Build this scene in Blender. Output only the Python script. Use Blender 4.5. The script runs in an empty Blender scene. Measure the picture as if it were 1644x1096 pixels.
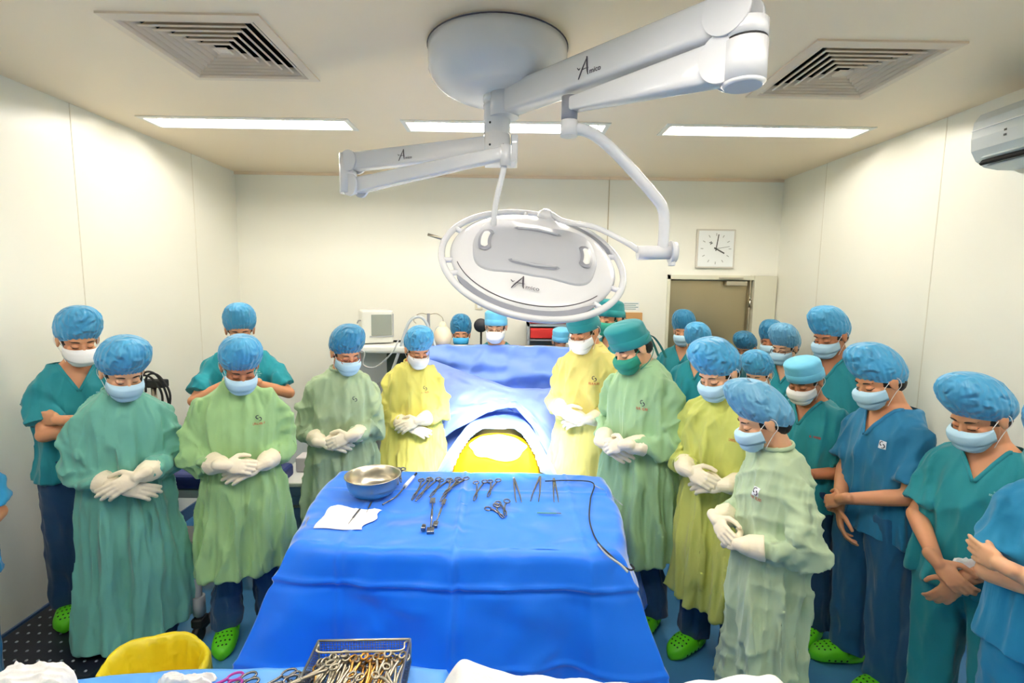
import bpy, bmesh, math, random
import numpy as np
from mathutils import Vector, Matrix, Euler
from mathutils.bvhtree import BVHTree
random.seed(7); rng = np.random.default_rng(7)
SC = bpy.context.scene
COL = SC.collection
R = math.radians
# ---------------------------------------------------------------- camera, world, exposure
EYE = 1.88                       # camera height above the floor
CEIL = 2.88                      # ceiling height
cam_data = bpy.data.cameras.new('camera')
cam_data.sensor_width = 36.0
cam_data.lens = 800.0 / 1644 * 36
cam_data.clip_start = 0.05
cam = bpy.data.objects.new('camera', cam_data)
COL.objects.link(cam)
_p, _y, _r = R(6.45), R(.42), R(.76)
_F = Vector((math.sin(_y)*math.cos(_p), math.cos(_y)*math.cos(_p), -math.sin(_p)))
_R = Vector((math.cos(_y), -math.sin(_y), 0)); _U = _R.cross(_F)
_R2 = _R*math.cos(_r) + _U*math.sin(_r); _U2 = -_R*math.sin(_r) + _U*math.cos(_r)
cam.matrix_world = Matrix(((_R2.x, _U2.x, -_F.x, 0), (_R2.y, _U2.y, -_F.y, 0), (_R2.z, _U2.z, -_F.z, EYE), (0, 0, 0, 1)))
SC.camera = cam
w = bpy.data.worlds.new('world'); SC.world = w; w.use_nodes = True
w.node_tree.nodes['Background'].inputs[0].default_value = (.9, .95, 1, 1)
w.node_tree.nodes['Background'].inputs[1].default_value = 0.25
SC.view_settings.view_transform = 'Standard'; SC.view_settings.look = 'None'
SC.view_settings.exposure = 0.62; SC.view_settings.gamma = 1.0
TUBE_STRENGTH = 75.0
CYC = SC.cycles
CYC.max_bounces = 10; CYC.diffuse_bounces = 5; CYC.transparent_max_bounces = 12
CYC.sample_clamp_indirect = 8
CYC.use_denoising = True

def lamp_area(name, loc, size, size_y, energy, rot, col=(1, 1, 1)):
    L = bpy.data.lights.new(name, 'AREA'); L.shape = 'RECTANGLE'; L.size = size; L.size_y = size_y
    L.energy = energy; L.color = col
    o = bpy.data.objects.new(name, L); o.location = loc; o.rotation_euler = rot; COL.objects.link(o)
    return o

# ---------------------------------------------------------------- measuring helpers (photo pixel -> place)
def ray(px, py): return _F + _R2*((px-822)/800.0) + _U2*((548-py)/800.0)
def atY(px, py, Y):
    d = ray(px, py); t = Y/d.y; return Vector((0, 0, EYE)) + d*t
def atZ(px, py, Z):
    d = ray(px, py); t = (Z-EYE)/d.z; return Vector((0, 0, EYE)) + d*t

# ---------------------------------------------------------------- materials
def srgb(c):
    return tuple(((v/255)/12.92 if v/255 <= .04045 else ((v/255+.055)/1.055)**2.4) for v in c) + (1,)
MATS = {}
def mat(name, col, rough=.6, metal=0, bump=0, bscale=20, bdist=.01, var=0, vscale=6, spec=.5, sheen=0, emis=None, estr=0,
        alpha=1, stretch=None, coat=0, trans=0, sss=0, ridged=False):
    if name in MATS: return MATS[name]
    m = bpy.data.materials.new(name); m.use_nodes = True
    nt = m.node_tree; N = nt.nodes; L = nt.links
    b = N['Principled BSDF']
    c = srgb(col)
    b.inputs['Base Color'].default_value = c
    b.inputs['Roughness'].default_value = rough
    b.inputs['Metallic'].default_value = metal
    b.inputs['Specular IOR Level'].default_value = spec
    b.inputs['Alpha'].default_value = alpha
    b.inputs['Coat Weight'].default_value = coat
    b.inputs['Sheen Weight'].default_value = sheen
    b.inputs['Transmission Weight'].default_value = trans
    if sss:
        b.inputs['Subsurface Weight'].default_value = sss
        b.inputs['Subsurface Radius'].default_value = (.02, .008, .004)
        b.inputs['Subsurface Scale'].default_value = .5
    if emis:
        b.inputs['Emission Color'].default_value = srgb(emis); b.inputs['Emission Strength'].default_value = estr
    if bump or var:
        tc = N.new('ShaderNodeTexCoord'); src = tc.outputs['Object']
        if stretch:
            mp = N.new('ShaderNodeMapping'); mp.inputs['Scale'].default_value = stretch
            L.new(src, mp.inputs[0]); src = mp.outputs[0]
    if bump:
        t = N.new('ShaderNodeTexNoise'); t.inputs['Scale'].default_value = bscale; t.inputs['Detail'].default_value = 6
        t.inputs['Roughness'].default_value = .55
        if ridged:
            t.noise_type = 'RIDGED_MULTIFRACTAL'
        t.inputs['Distortion'].default_value = .4
        L.new(src, t.inputs['Vector'])
        bp = N.new('ShaderNodeBump'); bp.inputs['Strength'].default_value = bump; bp.inputs['Distance'].default_value = bdist
        L.new(t.outputs[0], bp.inputs['Height']); L.new(bp.outputs[0], b.inputs['Normal'])
    if var:
        t = N.new('ShaderNodeTexNoise'); t.inputs['Scale'].default_value = vscale; t.inputs['Detail'].default_value = 3
        L.new(tc.outputs['Object'], t.inputs['Vector'])
        mx = N.new('ShaderNodeMix'); mx.data_type = 'RGBA'
        mx.inputs[6].default_value = tuple(v*(1-var) for v in c[:3])+(1,)
        mx.inputs[7].default_value = tuple(min(1, v*(1+var)) for v in c[:3])+(1,)
        L.new(t.outputs[0], mx.inputs[0]); L.new(mx.outputs[2], b.inputs['Base Color'])
    MATS[name] = m
    return m

WALL = mat('wall_panel_paint', (243, 242, 231), .3, spec=.4, var=.03, vscale=1.5)
CEILM = mat('ceiling_paint', (250, 230, 200), .45, var=.03, vscale=1.2)
FLOOR = mat('blue_vinyl', (76, 138, 192), .22, var=.12, vscale=3, coat=.2)
SKIRT = mat('skirting_vinyl', (60, 90, 130), .4)
PANELW = mat('white_panel', (238, 236, 228), .3)
VENTM = mat('vent_paint', (236, 216, 190), .5)
DARK = mat('dark_void', (18, 17, 16), .8)
STEEL = mat('brushed_steel', (196, 188, 172), .28, metal=1, bump=.05, bscale=60)
STEELD = mat('instrument_steel', (124, 124, 130), .25, metal=1)
DOORM = mat('door_steel', (172, 160, 130), .35, metal=.75, var=.05, vscale=2)
LAMPW = mat('lamp_enamel', (222, 224, 230), .25, coat=.3)
LAMPG = mat('lamp_grey', (140, 144, 158), .35)
LAMPP = mat('lamp_panel_grey', (176, 180, 190), .4)
RUBB = mat('black_rubber', (22, 22, 26), .6)
INK = mat('grey_ink', (70, 66, 80), .6)
PLW = mat('white_plastic', (236, 238, 236), .35)
PLG = mat('grey_plastic', (170, 174, 180), .4)
GLASSD = mat('dark_screen', (70, 80, 78), .1, coat=.5)
RED = mat('red_plastic', (196, 40, 36), .35)
NAVY = mat('navy_plastic', (22, 42, 110), .45)
TUBE = mat('tube_light', (255, 255, 255), .5, emis=(255, 247, 235), estr=TUBE_STRENGTH)

# ---------------------------------------------------------------- mesh helpers
def mesh_obj(name, verts, faces, m, parent=None, smooth=True, mats=None, mi=None):
    me = bpy.data.meshes.new(name)
    me.from_pydata([tuple(v) for v in verts], [], [tuple(f) for f in faces])
    for mm in (mats or [m]): me.materials.append(mm)
    if mi is not None: me.polygons.foreach_set('material_index', mi)
    if smooth: me.polygons.foreach_set('use_smooth', [True]*len(me.polygons))
    me.update()
    o = bpy.data.objects.new(name, me); COL.objects.link(o)
    if parent: o.parent = parent
    return o
class MB:
    """collects shapes for ONE mesh"""
    def __init__(s): s.v = []; s.f = []; s.sm = []; s.mi = []
    def add(s, verts, faces, smooth=False, mi=0):
        n = len(s.v); s.v += [tuple(v) for v in verts]
        s.f += [tuple(i+n for i in f) for f in faces]; s.sm += [smooth]*len(faces); s.mi += [mi]*len(faces)
        return s
    def box(s, c, size, rot=None, bev=0, mi=0):
        bm = bmesh.new(); bmesh.ops.create_cube(bm, size=1)
        for v in bm.verts: v.co = Vector((v.co.x*size[0], v.co.y*size[1], v.co.z*size[2]))
        if bev: bmesh.ops.bevel(bm, geom=bm.edges[:], offset=bev, segments=3, affect='EDGES', profile=.5)
        M = Matrix.Translation(c) @ (rot.to_matrix().to_4x4() if isinstance(rot, Euler) else (rot if rot else Matrix()))
        bm.transform(M); bm.verts.ensure_lookup_table()
        s.add([v.co[:] for v in bm.verts], [[v.index for v in f.verts] for f in bm.faces], False, mi); bm.free(); return s
    def tube(s, pts, rad, seg=12, cap=True, mi=0, flat=1):
        pts = [Vector(p) for p in pts]; n = len(pts)
        rr = rad if hasattr(rad, '__len__') else [rad]*n
        V = []; prev = None
        for i, p in enumerate(pts):
            t = (pts[min(i+1, n-1)] - pts[max(i-1, 0)]).normalized()
            if prev is None:
                a = Vector((0, 0, 1)) if abs(t.z) < .9 else Vector((1, 0, 0))
                u = t.cross(a).normalized()
            else:
                u = (prev - t*prev.dot(t)).normalized()
            prev = u; w_ = t.cross(u)
            for k in range(seg):
                a = 2*math.pi*k/seg
                V.append(p + u*math.cos(a)*rr[i] + w_*math.sin(a)*rr[i]*flat)
        Fc = []
        for i in range(n-1):
            for k in range(seg):
                Fc.append((i*seg+k, i*seg+(k+1) % seg, (i+1)*seg+(k+1) % seg, (i+1)*seg+k))
        s.add(V, Fc, True, mi)
        if cap:
            b = len(s.v)-n*seg
            s.f.append(tuple(b+k for k in reversed(range(seg)))); s.sm.append(False); s.mi.append(mi)
            s.f.append(tuple(b+(n-1)*seg+k for k in range(seg))); s.sm.append(False); s.mi.append(mi)
        return s
    def cyl(s, a, b, r, seg=24, mi=0): return s.tube([a, b], r, seg, True, mi)
    def lathe(s, prof, c=(0, 0, 0), seg=40, M=None, mi=0, smooth=True):
        V = []
        for (r, z) in prof:
            for k in range(seg):
                a = 2*math.pi*k/seg; p = Vector((r*math.cos(a), r*math.sin(a), z))
                V.append((M @ p if M else p) + Vector(c))
        Fc = [(i*seg+k, i*seg+(k+1) % seg, (i+1)*seg+(k+1) % seg, (i+1)*seg+k) for i in range(len(prof)-1) for k in range(seg)]
        s.add(V, Fc, smooth, mi); return s
    def ell(s, c, r, M=None, nu=16, nv=10, mi=0):
        V = []; Fc = []
        for j in range(nv+1):
            ph = math.pi*j/nv
            for i in range(nu):
                a = 2*math.pi*i/nu
                p = Vector((r[0]*math.sin(ph)*math.cos(a), r[1]*math.sin(ph)*math.sin(a), r[2]*math.cos(ph)))
                V.append((M @ p if M else p) + Vector(c))
        for j in range(nv):
            for i in range(nu):
                Fc.append((j*nu+i, (j+1)*nu+i, (j+1)*nu+(i+1) % nu, j*nu+(i+1) % nu))
        s.add(V, Fc, True, mi); return s
    def build(s, name, m, parent=None, mats=None):
        me = bpy.data.meshes.new(name); me.from_pydata(s.v, [], s.f)
        for mm in (mats or [m]): me.materials.append(mm)
        me.polygons.foreach_set('use_smooth', s.sm)
        if mats: me.polygons.foreach_set('material_index', s.mi)
        me.validate(); me.update()
        o = bpy.data.objects.new(name, me); COL.objects.link(o)
        if parent: o.parent = parent
        return o
def tag(o, label=None, cat=None, group=None, kind=None):
    if label: o['label'] = label
    if cat: o['category'] = cat
    if group: o['group'] = group
    if kind: o['kind'] = kind
    return o
def thing(name, loc, label, cat, group=None, rz=0):
    o = bpy.data.objects.new(name, None); o.empty_display_size = .1
    o.location = loc; o.rotation_euler = (0, 0, rz); COL.objects.link(o)
    return tag(o, label, cat, group)
def smooth_path(pts, n=8):
    P = [Vector(p) for p in pts]; P = [P[0]*2-P[1]] + P + [P[-1]*2-P[-2]]
    out = []
    for i in range(1, len(P)-2):
        for k in range(n):
            t = k/n; a, b, c, d = P[i-1], P[i], P[i+1], P[i+2]
            out.append(.5*((2*b) + (c-a)*t + (2*a-5*b+4*c-d)*t*t + (3*b-a-3*c+d)*t**3))
    out.append(P[-2]); return out
def copy_tree(o, parent=None):
    c = o.copy(); COL.objects.link(c); c.parent = parent
    for ch in list(o.children): copy_tree(ch, c)
    return c

# ================================================================ the room
WX, BY, FY = 2.53, 4.73, -2.2
def struct(name, mb, m, **k):
    o = mb.build(name, m, **k); o['kind'] = 'structure'; return o
struct('floor', MB().box((0, (BY+FY)/2, -.05), (2*WX+.4, BY-FY+.4, .1)), FLOOR)
# ceiling slab with real openings for the recessed lights and vents
VENT = [(-1.539, 2.033, .555), (1.258, 2.151, .555)]
LIGHT = []
for (x0, x1, py) in ((238, 566, 196), (655, 972, 202), (1062, 1382, 213)):
    a = atZ(x0, py, CEIL); b = atZ(x1, py, CEIL)
    LIGHT.append(((a.x+b.x)/2, (a.y+b.y)/2, 1.24, .17))
LY = sum(l[1] for l in LIGHT)/3
LIGHT = [(l[0], LY, l[2], l[3]) for l in LIGHT] + [(l[0], .75, l[2], l[3]) for l in LIGHT]
holes = [(x, y, x+s, y+s) for x, y, s in VENT] + [(x-w_/2, y-h_/2, x+w_/2, y+h_/2) for x, y, w_, h_ in LIGHT]
def slab_with_holes(mb, x0, y0, x1, y1, z0, z1, holes):
    xs = sorted({x0, x1, *[h[0] for h in holes], *[h[2] for h in holes]})
    ys = sorted({y0, y1, *[h[1] for h in holes], *[h[3] for h in holes]})
    def solid(i, j):
        if i < 0 or j < 0 or i >= len(xs)-1 or j >= len(ys)-1: return False
        cx, cy = (xs[i]+xs[i+1])/2, (ys[j]+ys[j+1])/2
        return not any(h[0] < cx < h[2] and h[1] < cy < h[3] for h in holes)
    V = []; Fc = []
    def q(a, b, c, d):
        n = len(V); V.extend([a, b, c, d]); Fc.append((n, n+1, n+2, n+3))
    for i in range(len(xs)-1):
        for j in range(len(ys)-1):
            if not solid(i, j): continue
            X0, X1, Y0, Y1 = xs[i], xs[i+1], ys[j], ys[j+1]
            q((X0, Y0, z0), (X0, Y1, z0), (X1, Y1, z0), (X1, Y0, z0)); q((X0, Y0, z1), (X1, Y0, z1), (X1, Y1, z1), (X0, Y1, z1))
            if not solid(i-1, j): q((X0, Y0, z0), (X0, Y0, z1), (X0, Y1, z1), (X0, Y1, z0))
            if not solid(i+1, j): q((X1, Y0, z0), (X1, Y1, z0), (X1, Y1, z1), (X1, Y0, z1))
            if not solid(i, j-1): q((X0, Y0, z0), (X1, Y0, z0), (X1, Y0, z1), (X0, Y0, z1))
            if not solid(i, j+1): q((X0, Y1, z0), (X0, Y1, z1), (X1, Y1, z1), (X1, Y1, z0))
    mb.add(V, Fc); return mb
struct('ceiling', slab_with_holes(MB(), -WX-.2, FY-.2, WX+.2, BY+.2, CEIL, CEIL+.06, holes), CEILM)
struct('wall_left', MB().box((-WX-.05, (BY+FY)/2, CEIL/2+.1), (.1, BY-FY+.4, CEIL+.2)), WALL)
struct('wall_right', MB().box((WX+.05, (BY+FY)/2, CEIL/2+.1), (.1, BY-FY+.4, CEIL+.2)), WALL)
struct('wall_front', MB().box((0, FY-.05, CEIL/2+.1), (2*WX, .1, CEIL+.2)), WALL)
# back wall with the door opening
dl = atY(1072, 442, BY).x; dr = atY(1243, 445, BY).x; dt = atY(1150, 442, BY).z
bw = MB()
bw.box(((-WX+dl)/2, BY+.05, CEIL/2+.1), (dl+WX, .1, CEIL+.2))
bw.box(((dl+dr)/2, BY+.05, (dt+CEIL+.2)/2), (dr-dl, .1, CEIL+.2-dt))
bw.box(((dr+WX)/2, BY+.05, CEIL/2+.1), (WX-dr, .1, CEIL+.2))
struct('wall_back', bw, WALL)
sx = atY(978, 300, BY).x
struct('trim_1', MB().box((sx, BY-.004, CEIL/2), (.008, .012, CEIL), bev=.002), mat('joint', (200, 190, 165), .5))
struct('trim_2', MB().box(((sx-WX)/2, BY-.008, CEIL-.012), (WX+sx, .016, .024)), VENTM)
struct('trim_3', MB().box(((sx+WX)/2, BY-.008, CEIL-.012), (WX-sx-.01, .016, .024)), VENTM)
for i, s in enumerate((-1, 1)):
    for j, y in enumerate((.6, 1.8, 3.0, 4.1)):
        struct('trim_%d' % (4+i*4+j), MB().box((s*(WX-.0006), y, CEIL/2), (.002, .006, CEIL)), mat('joint_light', (226, 222, 206), .5))
for nm, c, sz in (('baseboard_left', (-WX+.006, (BY+FY)/2, .05), (.012, BY-FY, .1)), ('baseboard_right', (WX-.006, (BY+FY)/2, .05), (.012, BY-FY, .1)),
                  ('baseboard_back', ((-WX+dl)/2, BY-.006, .05), (dl+WX-.03, .012, .1))):
    struct(nm, MB().box(c, sz), SKIRT)
# door
fr = atY(1216, 445, BY).x
d = MB().box(((dl+fr)/2, BY+.06, dt/2-.02), (fr-dl-.05, .04, dt-.06), bev=.002)
door = struct('door_1', d, DOORM)
fm = MB().box((dl+.012, BY+.03, dt/2), (.024, .1, dt)).box(((fr+dr)/2-.012, BY+.012, dt/2), (dr-fr+.05, .09, dt)).box(((dl+dr)/2, BY+.13, dt/2), (dr-dl+.2, .02, dt+.2)).box(((dl+dr)/2, BY+.03, dt-.02), (dr-dl, .1, .04))
o = struct('door_frame', fm, mat('frame_cream', (222, 220, 200), .4), parent=door)
hx = fr-.06
MB().box((hx, BY+.01, 1.5), (.012, .02, 1.0)).cyl((hx, BY-.01, 1.7), (hx, BY-.01, 1.78), .012).cyl((hx, BY-.01, 1.4), (hx, BY-.01, 1.48), .012).build('door_hinge', STEEL, door)
cz = atY(1180, 455, BY).z
MB().box((hx-.14, BY-.0, cz), (.2, .05, .045), bev=.006).box((hx-.2, BY-.03, cz+.05), (.22, .02, .012)).build('door_closer', STEEL, door)
MB().cyl((dl+.1, BY+.0, 1.0), (dl+.1, BY+.04, 1.0), .025).tube([(dl+.1, BY, 1.0), (dl+.22, BY, 1.0)], .01).build('door_handle', STEEL, door)

# ceiling vents
def vent(x, y, s, label):
    t = thing('ceiling_vent', (x+s/2, y+s/2, CEIL), label, 'vent', 'square ceiling vents')
    fr_ = MB(); a = s/2+.03; b = s/2-.01
    V = []; Fc = []
    for (r_, z) in ((a, 0), (a, -.008), (b, -.012), (b-.008, 0.0), (b-.01, .04)):
        V += [(-r_, -r_, z), (r_, -r_, z), (r_, r_, z), (-r_, r_, z)]
    for i in range(4):
        for k in range(4): Fc.append((i*4+k, i*4+(k+1) % 4, (i+1)*4+(k+1) % 4, (i+1)*4+k))
    fr_.add(V, Fc); fr_.build('vent_frame', VENTM, t)
    MB().box((0, 0, .2), (s+.02, s+.02, .01)).box((s/2+.005, 0, .12), (.01, s+.02, .16)).box((-s/2-.005, 0, .12), (.01, s+.02, .16)).box((0, s/2+.005, .12), (s+.02, .01, .16)).box((0, -s/2-.005, .12), (s+.02, .01, .16)).build('vent_duct', DARK, t)
    n = 7
    for i in range(n):
        r0 = (s/2-.02)*(1-i/n)-.004; r1 = r0-.03 if i < n-1 else 0.001
        V = []; Fc = []
        for (r_, z) in ((r0+.001, -.002), (r0-.005, -.007), (r0-.006, -.001), (r1+.004, .024)) if i < n-1 else ((r0, -.002), (r0-.004, -.007), (r0*.6, -.002), (.001, -.002)):
            V += [(-r_, -r_, z), (r_, -r_, z), (r_, r_, z), (-r_, r_, z)]
        for a_ in range(3):
            for k in range(4): Fc.append((a_*4+k, a_*4+(k+1) % 4, (a_+1)*4+(k+1) % 4, (a_+1)*4+k))
        MB().add(V, Fc).build('louvre', VENTM, t)
vent(*VENT[0], 'square louvred vent in the ceiling on the side of the left wall')
vent(*VENT[1], 'square louvred vent in the ceiling near the air conditioner')

# recessed fluorescent lights
LN = ['recessed tube light nearest the left wall, before the back wall', 'recessed tube light behind the surgical lamp stem', 'recessed tube light near the door side of the room']
def tube_light(i, x, y, wd, hd):
    if i < 3: t = thing('ceiling_light', (x, y, CEIL), LN[i], 'light', 'recessed tube lights')
    else: t = thing('ceiling_light', (x, y, CEIL), 'recessed tube light outside the view behind the camera', 'light', 'tube lights out of view')
    m = MB(); a, b = wd/2, hd/2
    V = []; Fc = []
    for (ex, z) in ((.03, -.0), (.03, -.006), (0.0, -.009), (-.004, 0.0), (-.03, .05), (-.05, .05)):
        V += [(-a-ex, -b-ex, z), (a+ex, -b-ex, z), (a+ex, b+ex, z), (-a-ex, b+ex, z)]
    for q in range(5):
        for k in range(4): Fc.append((q*4+k, q*4+(k+1) % 4, (q+1)*4+(k+1) % 4, (q+1)*4+k))
    Fc.append((20, 21, 22, 23)); m.add(V, Fc); m.build('light_tray', mat('tray_white', (240, 236, 222), .4), t)
    MB().tube([(-a+.04, 0, .022), (a-.04, 0, .022)], .017, 16).build('light_tube', TUBE, t)
for i, l in enumerate(LIGHT): tube_light(i, *l)

# ================================================================ people
SKINS = [mat('skin_light', (226, 172, 136), .5, sss=.15, var=.06, vscale=30, bump=.15, bscale=180, bdist=.001),
         mat('skin_warm', (212, 150, 112), .5, sss=.15, var=.06, vscale=30, bump=.15, bscale=180, bdist=.001),
         mat('skin_tan', (188, 124, 88), .5, sss=.12, var=.06, vscale=30, bump=.15, bscale=180, bdist=.001)]
HAIR = mat('black_hair', (22, 17, 16), .5, bump=.6, bscale=90, bdist=.004, stretch=(1, 1, .2))
BROW = mat('brow_hair', (44, 30, 24), .8)
LATEX = mat('glove_latex', (238, 226, 202), .42, bump=.35, bscale=45, bdist=.004, sheen=.1)
def cloth(name, col, b=.9, sc=15, d=.04, rough=.8, var=.07):
    return mat(name, col, rough, bump=b, bscale=sc, bdist=d, var=var, vscale=5, sheen=.15, ridged=True, stretch=(1, 1, .32) if name[:3] != 'cap' else None)
GOWN = {'teal': cloth('gown_teal', (102, 170, 156)), 'green': cloth('gown_green', (152, 192, 134)), 'sage': cloth('gown_sage', (164, 186, 150)),
        'yellow': cloth('gown_yellow', (230, 222, 116)), 'lime': cloth('gown_lime', (196, 202, 104)), 'amber': cloth('gown_amber', (226, 214, 126)),
        'mint': cloth('gown_mint', (150, 188, 144)), 'pale': cloth('gown_pale', (180, 202, 168))}
SCRUB = {'teal': cloth('scrub_teal', (18, 128, 134), .7), 'blue': cloth('scrub_blue', (20, 112, 158), .7), 'aqua': cloth('scrub_aqua', (14, 140, 156), .7),
         'deep': cloth('scrub_deep', (12, 98, 112), .7), 'bright': cloth('scrub_bright', (24, 134, 184), .7),
         'navy': cloth('scrub_navy', (14, 62, 104), .7), 'midblue': cloth('scrub_midblue', (14, 86, 132), .7), 'seateal': cloth('scrub_seateal', (20, 132, 146), .7)}
CAPM = {'blue': cloth('cap_blue', (72, 168, 222), .9, 24, .03, .4, .28), 'sky': cloth('cap_sky', (110, 196, 232), .5, 14, .01, .7),
        'green': cloth('cap_green', (16, 128, 136), .6, 10, .02, .8), 'deepblue': cloth('cap_deepblue', (46, 140, 190), .9, 24, .03, .4, .28),
        'palecap': cloth('cap_pale', (104, 172, 214), .9, 24, .03, .4, .25)}
for k in ('blue', 'deepblue', 'palecap'): CAPM[k].node_tree.nodes['Principled BSDF'].inputs['Alpha'].default_value = .9
MASKM = {'blue': mat('mask_blue', (178, 214, 236), .7, bump=.15, bscale=80, bdist=.002), 'white': mat('mask_white', (238, 238, 240), .7, bump=.15, bscale=80, bdist=.002),
         'green': mat('mask_green', (26, 136, 118), .75, bump=.3, bscale=60, bdist=.003), 'brightblue': mat('mask_brightblue', (60, 172, 232), .7, bump=.1, bscale=80)}
LOOP = mat('ear_loop', (238, 238, 238), .6)
FRAMED = mat('spectacle_dark', (60, 34, 34), .3)
FRAMER = mat('spectacle_red', (160, 50, 46), .3)
FRAMET = mat('spectacle_thin', (150, 110, 70), .25, metal=.8)
CROC = mat('croc_green', (96, 214, 20), .45)
CROCD = mat('croc_hole', (20, 60, 14), .8)
BADGE = mat('badge_white', (232, 234, 242), .6)
EMB = mat('embroidery_dark', (44, 40, 66), .7)
EMBR = mat('embroidery_red', (190, 52, 46), .7)
EMBW = mat('embroidery_white', (170, 222, 226), .7)

def finalize(mb, name, m, vox, smooth_it=2, parent=None, wrinkle=None, cut=None, fac=.5):
    me = bpy.data.meshes.new(name); me.from_pydata(mb.v, [], mb.f); me.update()
    o = bpy.data.objects.new(name, me); COL.objects.link(o)
    r = o.modifiers.new('r', 'REMESH'); r.mode = 'VOXEL'; r.voxel_size = vox; r.use_smooth_shade = True
    if smooth_it:
        s = o.modifiers.new('s', 'SMOOTH'); s.factor = fac; s.iterations = smooth_it
    dg = bpy.context.evaluated_depsgraph_get()
    ev = o.evaluated_get(dg); nm = bpy.data.meshes.new_from_object(ev)
    o.modifiers.clear(); o.data = nm; bpy.data.meshes.remove(me); nm.name = name
    if wrinkle: wrinkle(nm)
    if cut: cut(nm)
    nm.materials.clear(); nm.materials.append(m)
    nm.polygons.foreach_set('use_smooth', [True]*len(nm.polygons)); nm.update()
    if parent: o.parent = parent
    return o

def wrinkler(seed, amp, freq=14, zs=.55, n=9):
    r_ = np.random.default_rng(seed)
    ks = []
    for i in range(n):
        v = r_.normal(size=3); v[2] *= zs; v /= np.linalg.norm(v)
        ks.append((v*freq*r_.uniform(.7, 1.9), r_.normal(size=3)*freq*.14, r_.uniform(0, 6.28), r_.normal(size=3)*4, r_.uniform(0, 6.28)))
    def f(me):
        N = len(me.vertices); co = np.empty(N*3); me.vertices.foreach_get('co', co); co = co.reshape(-1, 3)
        no = np.empty(N*3); me.vertices.foreach_get('normal', no); no = no.reshape(-1, 3)
        d = np.zeros(N)
        for k, b, ph, mk, mp in ks:
            w_ = co@k + 1.3*np.sin(co@b+ph) + .5*np.sin(co@(b[::-1]*1.6)+mp)
            ridge = (1-np.abs(np.sin(w_)))**1.8
            mask = np.clip(.5+.8*np.sin(co@mk+mp), 0, 1)
            d += ridge*mask
        d = (d-d.mean())
        co = co + no*(d*amp)[:, None]
        me.vertices.foreach_set('co', co.ravel()); me.update()
    return f

def loft(mb, rings, mod=None, seg=96, nz=60, cap=True):
    """rings: (z, rx, ry, cx, cy) ; mod(theta array, z, t) -> radial offset in m"""
    A = np.array(rings, float); n = len(A); t = np.linspace(0, n-1, nz)
    i = np.clip(t.astype(int), 0, n-2); u = (t-i)[:, None]
    g = lambda k: A[np.clip(i+k, 0, n-1)]
    a, b, c, d = g(-1), g(0), g(1), g(2)
    S = .5*(2*b+(c-a)*u+(2*a-5*b+4*c-d)*u*u+(3*b-a-3*c+d)*u**3)
    th = np.linspace(0, 2*np.pi, seg, endpoint=False); V = []
    for j in range(nz):
        z, rx, ry, cx, cy = S[j]
        e = 2.35; cs, sn = np.cos(th), np.sin(th)
        rr = 1/(np.abs(cs)**e+np.abs(sn)**e)**(1/e)
        off = mod(th, z, t[j]/(n-1)) if mod else 0
        x = (rx*rr+off)*cs+cx; y = (ry*rr+off)*sn+cy
        V += [(x[k], y[k], z) for k in range(seg)]
    up = S[-1, 0] > S[0, 0]
    Fc = []
    for j in range(nz-1):
        for k in range(seg):
            q = (j*seg+k, j*seg+(k+1) % seg, (j+1)*seg+(k+1) % seg, (j+1)*seg+k)
            Fc.append(q if up else q[::-1])
    if cap:
        lo = tuple(range(seg)); hi = tuple((nz-1)*seg+k for k in range(seg))
        Fc += [lo[::-1], hi] if up else [lo, hi[::-1]]
    mb.add(V, Fc, True)
def cone(mb, a, b, ra, rb, seg=14):
    a, b = Vector(a), Vector(b); d = (b-a).normalized(); n = 4; P = []; Rr = []
    for k in range(n+1):
        an = math.pi/2*(1-k/n); P.append(a-d*ra*math.sin(an)); Rr.append(max(ra*math.cos(an), .0006))
    for k in range(n+1):
        an = math.pi/2*k/n; P.append(b+d*rb*math.sin(an)); Rr.append(max(rb*math.cos(an), .0006))
    mb.tube(P, Rr, seg)
def sweep(mb, pts, rads, seed, amp=.08, seg=36, n=14, freq=9):
    P = smooth_path(pts, n); m_ = len(P); r_ = np.random.default_rng(seed)
    rr = np.interp(np.linspace(0, 1, m_), np.linspace(0, 1, len(rads)), rads)
    ph = r_.uniform(0, 6.28, 6); V = []; prev = None; s = 0
    for i, p in enumerate(P):
        t = (P[min(i+1, m_-1)]-P[max(i-1, 0)]).normalized()
        if i: s += (p-P[i-1]).length
        if prev is None:
            a = Vector((1, 0, 0)) if abs(t.x) < .8 else Vector((0, 1, 0)); u = t.cross(a).normalized()
        else: u = (prev-t*prev.dot(t)).normalized()
        prev = u; w_ = t.cross(u)
        for k in range(seg):
            a = 2*math.pi*k/seg
            w1 = (1-abs(math.sin(s*freq*3.1+1.2*math.sin(a+ph[0])+ph[1])))**2
            w2 = (1-abs(math.sin(s*freq*2+2.0*math.sin(a+ph[2])+a+ph[3])))**2
            w3 = math.sin(3*a+s*7+ph[4])*.4
            q = rr[i]*(1+amp*(w1*1.3+w2*1.3-1.0+w3))
            V.append(p+u*math.cos(a)*q+w_*math.sin(a)*q)
    Fc = [(i*seg+k, i*seg+(k+1) % seg, (i+1)*seg+(k+1) % seg, (i+1)*seg+k) for i in range(m_-1) for k in range(seg)]
    Fc.append(tuple(reversed(range(seg)))); Fc.append(tuple((m_-1)*seg+k for k in range(seg)))
    mb.add(V, Fc, True)
def solve_elbow(S, W, L1, L2, pole):
    d = W-S; D = min(d.length, (L1+L2)*.995); u = d.normalized()
    a = (L1*L1-L2*L2+D*D)/(2*D); h = math.sqrt(max(L1*L1-a*a, 0))
    p = (pole-u*pole.dot(u)).normalized()
    return S+u*a+p*h
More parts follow.
